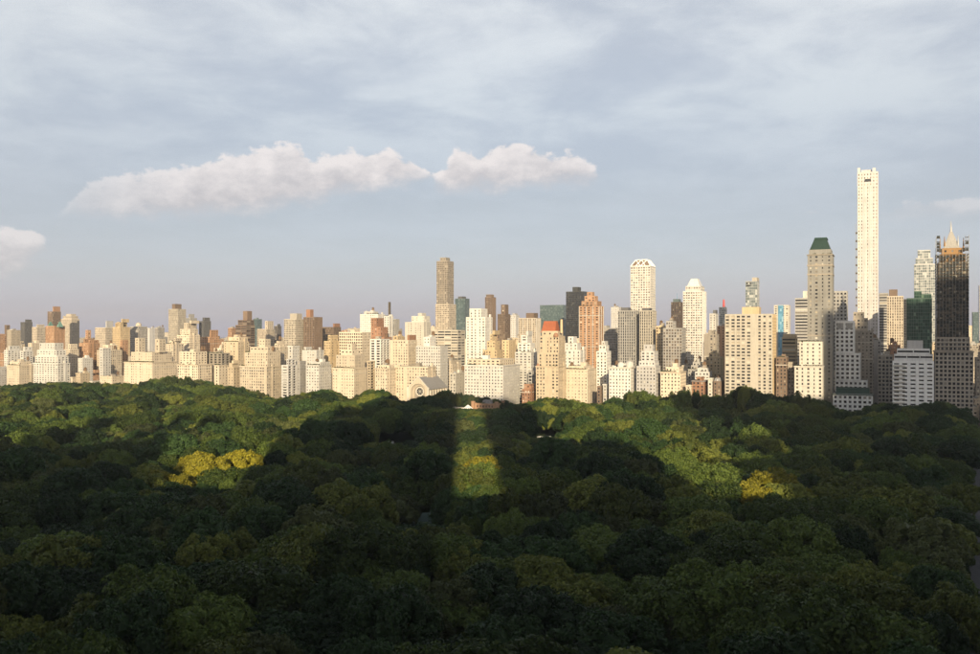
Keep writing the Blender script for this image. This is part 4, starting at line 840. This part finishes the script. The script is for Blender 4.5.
# ------------------------------------------------------------------ street at the park's edge
DIRX, DIRY = 0.4715, 0.8819    # direction of the street, away from the viewpoint
NX, NY = DIRY, -DIRX           # to its far (building) side
def st(t, n, z=0.0): return (DIRX * t + NX * n, DIRY * t + NY * n, z)
def strip_(name, t0, t1, n0, n1, z, mat, zb=None):
    m = MB()
    if zb is None: m.quads([[st(t0, n0, z), st(t1, n0, z), st(t1, n1, z), st(t0, n1, z)]])
    else:
        b = [st(t0, n0, zb), st(t1, n0, zb), st(t1, n1, zb), st(t0, n1, zb)]; tp = [p[:2] + (z,) for p in b]
        for i in range(4): m.quads([[b[i], b[(i + 1) % 4], tp[(i + 1) % 4], tp[i]]])
        m.quads([tp])
    return structure(name, m, mat)
strip_('side_street', 60, 900, 5.5, 24, .012, wall('asphalt'))
strip_('park_side_pavement', 60, 880, -.5, 5.5, .15, wall('paving'), .006)
strip_('building_side_pavement', 60, 900, 24, 29, .15, wall('paving'), .006)
m = MB()
for t in np.arange(80, 880, 9): m.quads([[st(t, 14.6, .016), st(t + 3.5, 14.6, .016), st(t + 3.5, 14.8, .016), st(t, 14.8, .016)]])
structure('lane_marking', m, wall('whitepaint'))

def prism(m, prof, w):
    """side profile (x,z) swept across the width"""
    a = [(x, -w / 2, z) for x, z in prof]; b = [(x, w / 2, z) for x, z in prof]; n = len(prof)
    for i in range(n): m.quads([[a[i], a[(i + 1) % n], b[(i + 1) % n], b[i]]])
    m.poly(a); m.poly(b[::-1])
VEH = 'vehicles in the street beside the park'
def vehicle(name, label, cat, loc, rz, col, kind='car', group=VEH):
    root = empty(name, loc, rz); tag(root, label, cat, group); L = {'car': 4.5, 'van': 5.6, 'bus': 11.5}[kind]; h = {'car': 1.45, 'van': 2.4, 'bus': 3.1}[kind]; w = {'car': 1.8, 'van': 2.0, 'bus': 2.5}[kind]
    paint = simple('paint_' + col, {'white': (.75, .75, .74), 'yellow': (.65, .42, .03), 'black': (.02, .02, .022), 'silver': (.4, .41, .42), 'red': (.35, .03, .03), 'green': (.05, .16, .08)}[col], .3, .5)
    m = MB()
    if kind == 'car': prism(m, [(-L / 2, .35), (L / 2, .35), (L / 2, .72), (L * .30, .92), (-L * .44, .95), (-L / 2, .80)], w)
    elif kind == 'van': prism(m, [(-L / 2, .4), (L / 2, .4), (L / 2, .95), (L * .38, 1.25), (L * .24, h), (-L / 2, h)], w)
    else: prism(m, [(-L / 2, .4), (L / 2, .4), (L / 2, h - .15), (L / 2 - .2, h), (-L / 2 + .2, h), (-L / 2, h - .15)], w)
    m.build('body', paint, root)
    gm = simple('car_glass', (.02, .025, .03), .08, .8); m = MB()
    if kind == 'car':
        m.frustum(-L * .42, L * .22, -w * .46, w * .46, .93, -L * .30, L * .06, -w * .38, w * .38, 1.40); m.build('cabin_glass', gm, root)
        r2 = MB(); r2.box(-L * .30, L * .06, -w * .38, w * .38, 1.402, 1.45); r2.build('roof_panel', paint, root)
    elif kind == 'van':
        for s in (-1, 1): m.box(L * .10, L * .30, s * (w / 2 + .005) - .01, s * (w / 2 + .005) + .01, 1.3, 1.95)
        m.build('side_window', gm, root); q = MB(); q.quads([[(L * .385, -w * .44, 1.27), (L * .385, w * .44, 1.27), (L * .25, w * .42, h - .1), (L * .25, -w * .42, h - .1)]]); q.build('windscreen', gm, root)
    else:
        for s in (-1, 1): m.box(-L * .46, L * .46, s * (w / 2 + .005) - .01, s * (w / 2 + .005) + .01, 1.4, 2.5)
        m.build('side_window', gm, root); q = MB(); q.box(L / 2 + .002, L / 2 + .02, -w * .44, w * .44, 1.2, 2.6); q.build('windscreen', gm, root)
    ty = simple('tyre', (.015, .015, .015), .9)
    for sx in (-.31, .32):
        for sy in (-1, 1):
            q = MB(); r0 = .33 if kind == 'car' else .42; yc = sy * (w / 2 - .09)
            A = [(L * sx + r0 * math.cos(c), yc - .12, r0 + r0 * math.sin(c)) for c in np.linspace(0, 2 * math.pi, 13)[:-1]]; Bq = [(x, yc + .12, z) for x, y, z in A]
            for i in range(12): q.quads([[A[i], A[(i + 1) % 12], Bq[(i + 1) % 12], Bq[i]]])
            q.poly(A); q.poly(Bq[::-1]); q.build('wheel', ty, root)
    for sy in (-1, 1):
        q = MB(); q.box(L / 2 + .002, L / 2 + .04, sy * w * .36 - .14, sy * w * .36 + .14, .58, .74, True); q.build('headlight', simple('lamp_glass', (.8, .8, .75), .2, .5), root)
        q = MB(); q.box(-L / 2 - .04, -L / 2 - .002, sy * w * .38 - .12, sy * w * .38 + .12, .6, .78, True); q.build('tail_light', simple('tail_red', (.5, .02, .02), .3, .5), root)
    return root
RZ = math.atan2(DIRY, DIRX)
for t, n, k, c, lab, cat in ((478, 8, 'bus', 'white', 'white city bus in the side street by the park trees', 'bus'), (505, 8.2, 'van', 'white', 'white delivery van ahead of the city bus', 'van'), (560, 12, 'car', 'yellow', 'yellow taxi in the side street', 'car'), (640, 8, 'car', 'black', 'black saloon parked at the park side kerb', 'car'),
        (835, 9, 'bus', 'silver', 'silver bus near the street end by the scaffolded tower', 'bus'), (815, 12, 'van', 'white', 'white van near the street end by the scaffolded tower', 'van'), (770, 9, 'car', 'red', 'red car in the side street', 'car'), (440, 12, 'car', 'silver', 'silver car behind the city bus', 'car')):
    vehicle({'bus': 'city_bus', 'van': 'delivery_van', 'car': 'parked_car'}[k], lab, cat, st(t, n, .012), RZ, c, k)

# people on the park side pavement (a few pixels tall)
def person(loc, rz, top, legs, label, stride=.22):
    me = bpy.data.meshes.new('person')
    J = [(0, 0, .96), (0, 0, 1.2), (0, .0, 1.42), (0, 0, 1.52), (0, .02, 1.66), (0, .01, 1.76),
         (.10, 0, .90), (.11, stride * .6, .50), (.11, stride, .07), (.11, stride + .17, .04), (-.10, 0, .90), (-.11, -stride * .3, .50), (-.11, -stride, .10), (-.11, -stride + .16, .04),
         (.19, 0, 1.40), (.24, -.05, 1.12), (.23, .10, .88), (.23, .14, .78), (-.19, 0, 1.40), (-.24, .04, 1.12), (-.23, .18, .90), (-.23, .22, .81)]
    E = [(0, 1), (1, 2), (2, 3), (3, 4), (4, 5), (0, 6), (6, 7), (7, 8), (8, 9), (0, 10), (10, 11), (11, 12), (12, 13), (2, 14), (14, 15), (15, 16), (16, 17), (2, 18), (18, 19), (19, 20), (20, 21)]
    RAD = [.15, .135, .15, .06, .105, .07, .10, .075, .05, .04, .10, .075, .05, .04, .07, .05, .04, .035, .07, .05, .04, .035]
    me.from_pydata(J, E, [])
    o = bpy.data.objects.new('person', me); COL.objects.link(o)
    sk = o.modifiers.new('skin', 'SKIN'); ss = o.modifiers.new('sub', 'SUBSURF'); ss.levels = 1; ss.render_levels = 1
    if not me.skin_vertices: me.attributes.new  # layer is created by the modifier below
    try:
        bpy.context.view_layer.objects.active = o
        if not me.skin_vertices: bpy.ops.mesh.customdata_skin_add()
    except Exception: pass
    if me.skin_vertices:
        for i, v in enumerate(me.skin_vertices[0].data): v.radius = (RAD[i], RAD[i] * (.7 if i < 3 else 1)); v.use_root = (i == 0)
    mt, t, p = new_mat('clothes_%d' % len(bpy.data.materials))
    z = t.add('ShaderNodeSeparateXYZ'); t.l.new(t.add('ShaderNodeTexCoord').outputs['Object'], z.inputs[0])
    colr = t.ramp(t.math('DIVIDE', z.outputs[2], 1.8), [(0, (.03, .03, .03)), (.05, legs), (.53, top), (.83, (.42, .27, .2)), (.925, (.04, .03, .02))], 'CONSTANT'); t.l.new(colr, p.inputs['Base Color']); p.inputs['Roughness'].default_value = .85
    me.materials.append(mt); o.location = loc; o.rotation_euler = (0, 0, rz); tag(o, label, 'person', 'people walking on the park side pavement')
    return o
for (t, n, top, legs, lab) in ((285, 1.6, (.6, .6, .58), (.03, .04, .08), 'person in a white shirt walking on the park side pavement'), (281, .4, (.3, .3, .3), (.05, .05, .06), 'person in a grey shirt walking on the park side pavement'), (268, 2.0, (.35, .6, .62), (.03, .03, .03), 'person in a pale blue shirt walking on the park side pavement')):
    person(st(t, n, .15), RZ - 1.57, top, legs, lab)

# ------------------------------------------------------------------ things inside the park
CLEAR = []      # (x, y, rx, ry): no trees here
def park_pavilion():
    x, y = ground_pt(421, 519, 9); root = empty('park_pavilion', (x, y, 0), .25); tag(root, 'small park pavilion with a grey-green hipped roof among the trees', 'pavilion')
    m = MB(); m.box(-6, 6, -4, 4, 0, 7.5); m.build('wall', wall('limestone'), root)
    m = MB(); m.frustum(-7.4, 7.4, -5.4, 5.4, 7.5, -4, 4, -.5, .5, 11.5); m.quads([[(-7.4, -5.4, 7.5), (7.4, -5.4, 7.5), (7.4, 5.4, 7.5), (-7.4, 5.4, 7.5)]]); m.build('roof', wall('greengray'), root)
    for i in range(4): q = MB(); q.box(-4.8 + i * 2.8, -3.4 + i * 2.8, -4.06, -4.002, 2, 6); q.build('window', glass('glassdark'), root, attr=True)
    CLEAR.append((x, y - 14, 9, 22))
park_pavilion()
def brick_hall():
    x, y = world_sr(s_at(488, -52), -52); root = empty('brick_hall', (x, y, 0), -PHI); tag(root, 'old red brick hall with corner towers at the park edge', 'building')
    hgt_ = 17.0; w = 26
    wm, gm = MB(), MB(); rng = np.random.default_rng(5); S = (3.4, .36, 4.0, .25, .5, .3, 'glassdark')
    facade(wm, gm, (-w / 2, -8), (1, 0), (0, -1), w, 0, hgt_ - 2, S, rng); facade(wm, gm, (w / 2, -8), (0, 1), (1, 0), 16, 0, hgt_ - 2, S, rng); facade(wm, gm, (-w / 2, 8), (0, -1), (-1, 0), 16, 0, hgt_ - 2, S, rng)
    wm.quads([[(-w / 2, -8, hgt_ - 2.4), (w / 2, -8, hgt_ - 2.4), (w / 2, 8, hgt_ - 2.4), (-w / 2, 8, hgt_ - 2.4)]])
    wo = wm.build('wall', wall('brickorange'), root); tag(gm.build('glazing', glass('glassdark'), wo, attr=True), kind='stuff')
    for sx in (-1, 1):
        for sy in (-1, 1): m = MB(); m.cyl(sx * w / 2, sy * 8, 0, hgt_, 2.3, 2.3, 8); m.build('corner_tower', wall('brickorange'), root)
    m = MB(); m.frustum(-5, 5, -4, 4, hgt_ - 2.4, -4, 4, -3, 3, hgt_ + 1); m.build('roof_lantern', wall('slate'), root)
    CLEAR.append((x - 10, y - 22, 20, 30))
brick_hall()
def tent():
    x, y = world_sr(s_at(468, -66), -66); root = empty('party_tent', (x, y, 0), 0); tag(root, 'white peaked tent beside the old brick hall', 'tent')
    m = MB(); m.frustum(-5, 5, -5, 5, 10, -.4, .4, -.4, .4, 13.5); m.build('canopy', wall('whitepaint'), root)
    for sx in (-4.8, 4.8):
        for sy in (-4.8, 4.8): q = MB(); q.cyl(sx, sy, 0, 10.2, .12, .12, 6); q.build('pole', wall('steel'), root)
    x, y = world_sr(s_at(459.5, -64), -64); root = empty('long_marquee', (x, y, 0), -PHI); tag(root, 'long pale flat-roofed pavilion beside the white peaked tent', 'pavilion')
    m = MB(); m.box(-7, 7, -3, 3, 9.4, 10.6, True); m.build('roof', wall('limestone'), root)
    for sx in (-6.5, -2.2, 2.2, 6.5): q = MB(); q.cyl(sx, -2.6, 0, 9.5, .2, .2, 6); q.build('column', wall('limestone'), root)
    CLEAR.append((x + 4, y - 20, 18, 26))
tent()
# open drive with light paving
dx, dy = ground_pt(398, 444); m = MB()
m.quads([[(dx - 30, dy - 6, .02), (dx + 22, dy - 10, .02), (dx + 22, dy + 2, .02), (dx - 30, dy + 8, .02)]])
structure('park_drive', m, simple('pale_drive', (.34, .31, .27), .9, .2, .3)); CLEAR.append((dx, dy - 34, 13, 46))
vehicle('park_van', 'white park van standing on the pale drive', 'van', (dx - 6, dy - 2, .02), 2.9, 'white', 'van', None)
x, y = ground_pt(544, 437.5, 2.0)
vehicle('catering_truck', 'white catering truck in a small clearing under the trees', 'truck', (x, y, .01), .1, 'white', 'bus', None); CLEAR.append((x, y - 40, 7, 46))
px_, py_ = ground_pt(597, 640, 0); m = MB(); m.quads([[(px_ - 4.5, py_ - 8, .02), (px_ - 2.5, py_ - 8, .02), (px_ + 6, py_ + 6, .02), (px_ + 4, py_ + 6, .02)]])
structure('park_path', m, wall('paving')); CLEAR.append((px_, py_ - 4, 3, 7))

# ------------------------------------------------------------------ trees
def crown_mesh(key, seed, R=9.6, zc=12.3, hz=7.0, nl=24, nb=15, nlf=34, flat=0.0):
    rng = np.random.default_rng(seed); m = MB(); lob = []
    for i in range(nl):
        th = i * 2.39996 + rng.uniform(-.4, .4); q = (i + .5) / nl; el = math.asin(1 - 1.42 * q)
        rad = R * rng.uniform(.24, .42); k = rng.uniform(.60, .90)
        c = np.array([math.cos(el) * math.cos(th) * R * k, math.cos(el) * math.sin(th) * R * k, zc + math.sin(el) * hz * k * (1 - flat)]); lob.append((c, rad))
    C = np.array([c for c, _ in lob]); RR = np.array([a for _, a in lob])
    cen = np.array([0, 0, zc - 1.5])
    P, N = [], []
    for c, rad in lob:
        d = rng.normal(size=(nb, 3)); out = (c - cen) / np.linalg.norm(c - cen); d += out * .9; d /= np.linalg.norm(d, axis=1)[:, None]
        bc = c + d * rad * .72; br = rad * rng.uniform(.30, .48, nb)
        for b, q, dd in zip(bc, br, d):
            e = rng.normal(size=(nlf, 3)) + dd * .8; e /= np.linalg.norm(e, axis=1)[:, None]
            P.append(b + e * q * rng.uniform(.72, 1.12, (nlf, 1))); N.append(e)
    P = np.concatenate(P); N = np.concatenate(N)
    depth = (RR[None] - np.linalg.norm(P[:, None] - C[None], axis=2)).max(1)
    keep = depth < RR.mean() * .45; P, N = P[keep], N[keep]
    n = len(P); nn = N + rng.normal(size=(n, 3)) * .5; nn /= np.linalg.norm(nn, axis=1)[:, None]
    t1 = np.cross(nn, rng.normal(size=(n, 3))); t1 /= np.linalg.norm(t1, axis=1)[:, None]; t2 = np.cross(nn, t1)
    a = rng.uniform(.26, .48, (n, 1)); b = a * rng.uniform(.55, .9, (n, 1))
    m.quads(np.stack([P - t1 * a, P - t2 * b, P + t1 * a, P + t2 * b], 1), rng.random(n))
    # inner mass of each lobe: coarse faceted foliage shells
    ph = (1 + 5 ** .5) / 2
    iv = np.array([(-1, ph, 0), (1, ph, 0), (-1, -ph, 0), (1, -ph, 0), (0, -1, ph), (0, 1, ph), (0, -1, -ph), (0, 1, -ph), (ph, 0, -1), (ph, 0, 1), (-ph, 0, -1), (-ph, 0, 1)]) / math.sqrt(1 + ph * ph)
    it = [(0, 11, 5), (0, 5, 1), (0, 1, 7), (0, 7, 10), (0, 10, 11), (1, 5, 9), (5, 11, 4), (11, 10, 2), (10, 7, 6), (7, 1, 8), (3, 9, 4), (3, 4, 2), (3, 2, 6), (3, 6, 8), (3, 8, 9), (4, 9, 5), (2, 4, 11), (6, 2, 10), (8, 6, 7), (9, 8, 1)]
    for c, rad in lob + [(np.array([0, 0, zc - .5]), R * .55)]:
        v = c + iv * rad * .80 * rng.uniform(.85, 1.1, (12, 1)); b0 = len(m.v); m.v.extend(v.tolist())
        for f in it: m.f.append([b0 + i for i in f]); m.r.append(rng.random() * .6)
    return m.mesh('crown', leafmat(key), attr=True)
def trunk_mesh(seed):
    rg = random.Random(seed); m = MB()
    m.tube([(0, 0, 0), (.05, .02, 2.5), (rg.uniform(-.3, .3), rg.uniform(-.3, .3), 5.5), (rg.uniform(-.4, .4), rg.uniform(-.4, .4), 9.5)], [.55, .42, .34, .16], 7)
    for i in range(6):
        a = i * 1.05 + rg.uniform(-.3, .3); z = rg.uniform(4.0, 6.5); L = rg.uniform(3.2, 5.6)
        m.tube([(0, 0, z), (math.cos(a) * L * .45, math.sin(a) * L * .45, z + L * .5), (math.cos(a) * L, math.sin(a) * L, z + L * .95)], [.2, .13, .05], 5)
    return m.mesh('trunk', simple('bark', (.07, .055, .042), .95, .2, 1.5))
KINDS = {'dark': ('dark green round-crowned tree', dict(R=9.4, hz=7.2)), 'green': ('mid green broad-crowned tree', dict(R=10.2, hz=6.6, nl=27)),
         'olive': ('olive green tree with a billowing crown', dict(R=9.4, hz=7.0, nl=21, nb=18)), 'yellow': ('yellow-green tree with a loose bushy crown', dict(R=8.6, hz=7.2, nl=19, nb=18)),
         'brownish': ('dull grey-olive tree with a ragged crown', dict(R=9.0, hz=7.2, nl=22))}
CR = {k: [crown_mesh(k, 100 + 17 * i + 3 * j, **KINDS[k][1]) for i in range(3)] for j, k in enumerate(KINDS)}
TRK = [trunk_mesh(i) for i in range(3)]
SPOT = [(468, 478, 'yellow'), (484, 482, 'yellow'), (456, 486, 'olive'), (472, 462, 'olive'), (200, 474, 'yellow'), (224, 468, 'yellow'), (245, 466, 'yellow'), (186, 482, 'yellow'), (780, 500, 'yellow'), (762, 503, 'yellow'), (796, 505, 'olive'), (128, 522, 'olive'), (112, 530, 'green'), (152, 498, 'olive'), (170, 502, 'olive'), (690, 462, 'olive'), (665, 452, 'olive')]  # nearest trees take a brighter leaf colour as painted sunlight
VIEW = []   # px0 px1 Y height above which the thing shows over the trees before it
def sight(px0, px1, Y, hb): VIEW.append((px0, px1, Y, hb))
sight(474, 503, world_sr(s_at(488, -52), -52)[1] - 9, 8); sight(453, 474, world_sr(s_at(466, -66), -66)[1] - 5, 8.5); sight(377, 413, dy - 5, .3); sight(537, 552, ground_pt(544, 437.5, 2)[1] - 2, .6); sight(412, 431, ground_pt(421, 519, 9)[1] - 6, 6.0)
trees = []
rt = random.Random(5); SPC = 14.2
yv = 150.0; row = 0
while yv < 1330:
    x = -yv * .60 - 60 + (row % 2) * SPC / 2
    while x < yv * .62 + 20:
        X, Y = x + rt.uniform(-5.2, 5.2), yv + rt.uniform(-5.2, 5.2); x += SPC * rt.uniform(.9, 1.1)
        if Y < 60: continue
        rr = X * SP + (Y - D5) * CP
        sc = rt.choice([.60, .75, .90, 1.0, 1.15, 1.35]) * rt.uniform(.92, 1.08); rad = 9.6 * sc
        if rr > -24 - rad * .75: continue
        nst = X * NX + Y * NY
        if nst > .5 - rad * .3: continue
        if any(((X - a) / c) ** 2 + ((Y - b) / d) ** 2 < 1 for a, b, c, d in CLEAR): continue
        px = 490 + X / Y * F
        if px < -60 or px > 1000: continue
        h = 19.5 * sc ** .6 * rt.uniform(.80, 1.18) * (1 + .14 * math.sin(X * .021 + 1.3) * math.cos(Y * .017))
        if rr > -75:   # the last rows set the tree line against the house fronts
            h = max(7, hgt(topl(px), Y) * rt.uniform(.9, 1.03) * .97)
        else: h = min(h, max(8, hgt(topl(px) + 4, Y)))
        rpx = rad * .9 / Y * F; skip = False
        for p0, p1, YY, hb in VIEW:
            if px + rpx > p0 and px - rpx < p1 and Y < YY + 2.5:
                lim = H - (H - hb) * min(Y + 2, YY) / YY
                if lim < 8 or Y > YY - rad * .7: skip = True
                h = min(h, lim)
        if skip: continue
        kind = rt.choices(list(KINDS), (34, 34, 24, 0, 8))[0]
        trees.append([X, Y, h, sc, kind, px])
    yv += SPC * .87; row += 1
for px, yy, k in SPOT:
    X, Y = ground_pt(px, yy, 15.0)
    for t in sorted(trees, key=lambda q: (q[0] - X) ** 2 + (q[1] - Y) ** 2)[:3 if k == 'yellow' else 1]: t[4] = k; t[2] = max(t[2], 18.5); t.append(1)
def size_px(t): return 9.6 * t[3] / t[1] * (0 if (t[5] < -25 or t[1] < 165) else 1)
order = sorted(range(len(trees)), key=lambda i: -size_px(trees[i]))
single = set(order[:298]) | {i for i, t in enumerate(trees) if len(t) > 6}
def where(X, Y):
    n = X * NX + Y * NY
    if n > -26: return ' lining the side street pavement'
    for nm, (a, b) in PLACES.items():
        if (X - a) ** 2 + (Y - b) ** 2 < 26 ** 2: return ' beside the ' + nm
    for px, yy, k in SPOT:
        a, b = ground_pt(px, yy, 15.0)
        if (X - a) ** 2 + (Y - b) ** 2 < 7 ** 2: return ' at a sunlit patch of the park'
    return ' in the shaded near park canopy' if Y < 360 else ' in the middle of the park canopy'
PLACES = {'small park pavilion': ground_pt(421, 519, 9), 'narrow paved park path': (px_, py_), 'pale park drive': (dx, dy)}
pts = []; att = []
NVZ = 19.0
for i, t in enumerate(trees):
    X, Y, h, sc, kind, px = t[:6]; rz = rt.uniform(0, 6.28); v = rt.randrange(3); s = (sc * rt.uniform(.84, 1.14), sc * rt.uniform(.84, 1.14), h / NVZ)
    if i in single:
        root = empty('park_tree', (X, Y, 0), rz); lab = ('small ' if sc < .74 else 'large ' if sc > 1.0 else 'medium-sized ') + KINDS[kind][0] + where(X, Y)
        tag(root, lab, 'tree', 'trees of the park canopy')
        c = bpy.data.objects.new('crown', CR[kind][v]); tk = bpy.data.objects.new('trunk', TRK[v])
        for o in (c, tk): COL.objects.link(o); o.parent = root; o.scale = s
    else: pts.append((X, Y, 0)); att.append((rz, s, list(KINDS).index(kind) * 3 + v))
# the rest of the wood as one mass: crowns set on points with geometry nodes
def wood():
    me = bpy.data.meshes.new('park_wood'); me.from_pydata(pts, [], [])
    a = me.attributes.new('rot', 'FLOAT_VECTOR', 'POINT'); a.data.foreach_set('vector', np.array([(0, 0, q[0]) for q in att], np.float32).ravel())
    a = me.attributes.new('scl', 'FLOAT_VECTOR', 'POINT'); a.data.foreach_set('vector', np.array([q[1] for q in att], np.float32).ravel())
    a = me.attributes.new('idx', 'INT', 'POINT'); a.data.foreach_set('value', np.array([q[2] for q in att], np.int32))
    o = bpy.data.objects.new('park_wood', me); COL.objects.link(o)
    tag(o, 'continuous green wood of the far park canopy before the avenue houses', 'wood', None, 'stuff')
    protos = {}
    for ob in bpy.data.objects:
        if ob.type == 'MESH' and ob.data.name.startswith('crown') and ob.data not in protos: protos[ob.data] = ob
    ng = bpy.data.node_groups.new('wood', 'GeometryNodeTree')
    ng.interface.new_socket('Geometry', in_out='INPUT', socket_type='NodeSocketGeometry'); ng.interface.new_socket('Geometry', in_out='OUTPUT', socket_type='NodeSocketGeometry')
    N, Lk = ng.nodes, ng.links
    gi_, go = N.new('NodeGroupInput'), N.new('NodeGroupOutput'); jn = N.new('GeometryNodeJoinGeometry')
    def attr(nm, ty):
        q = N.new('GeometryNodeInputNamedAttribute'); q.data_type = ty; q.inputs[0].default_value = nm; return q.outputs[0]
    rot, scl, idx = attr('rot', 'FLOAT_VECTOR'), attr('scl', 'FLOAT_VECTOR'), attr('idx', 'INT')
    e2r = N.new('FunctionNodeEulerToRotation'); Lk.new(rot, e2r.inputs[0])
    for j, k in enumerate(KINDS):
        for v in range(3):
            ob = protos.get(CR[k][v])
            if ob is None: continue
            oi = N.new('GeometryNodeObjectInfo'); oi.inputs[0].default_value = ob; oi.inputs['As Instance'].default_value = True; oi.transform_space = 'ORIGINAL'
            cmp_ = N.new('FunctionNodeCompare'); cmp_.data_type = 'INT'; cmp_.operation = 'EQUAL'; Lk.new(idx, cmp_.inputs[2]); cmp_.inputs[3].default_value = j * 3 + v
            ip = N.new('GeometryNodeInstanceOnPoints'); Lk.new(gi_.outputs[0], ip.inputs['Points']); Lk.new(cmp_.outputs[0], ip.inputs['Selection']); Lk.new(oi.outputs['Geometry'], ip.inputs['Instance']); Lk.new(e2r.outputs[0], ip.inputs['Rotation']); Lk.new(scl, ip.inputs['Scale'])
            Lk.new(ip.outputs[0], jn.inputs[0])
    Lk.new(jn.outputs[0], go.inputs[0])
    md = o.modifiers.new('wood', 'NODES'); md.node_group = ng
wood()

# ------------------------------------------------------------------ haze
HAZE = 0.000065
if HAZE:
    m = MB(); m.box(-12500, 12500, -3500, 12500, -1.5, 330, True)
    hm = bpy.data.materials.new('haze'); hm.use_nodes = True; t = NT(hm.node_tree); t.n.remove(t.n['Principled BSDF'])
    pv = t.add('ShaderNodeVolumePrincipled'); pv.inputs['Color'].default_value = (.93, .94, .96, 1); pv.inputs['Density'].default_value = HAZE; pv.inputs['Anisotropy'].default_value = .2
    t.l.new(pv.outputs[0], t.n['Material Output'].inputs['Volume'])
    tag(m.build('haze', hm), 'thin pale haze over the park and city', 'haze', None, 'stuff')
print('trees', len(trees), 'single', len(single), 'buildings', len(PLACED))
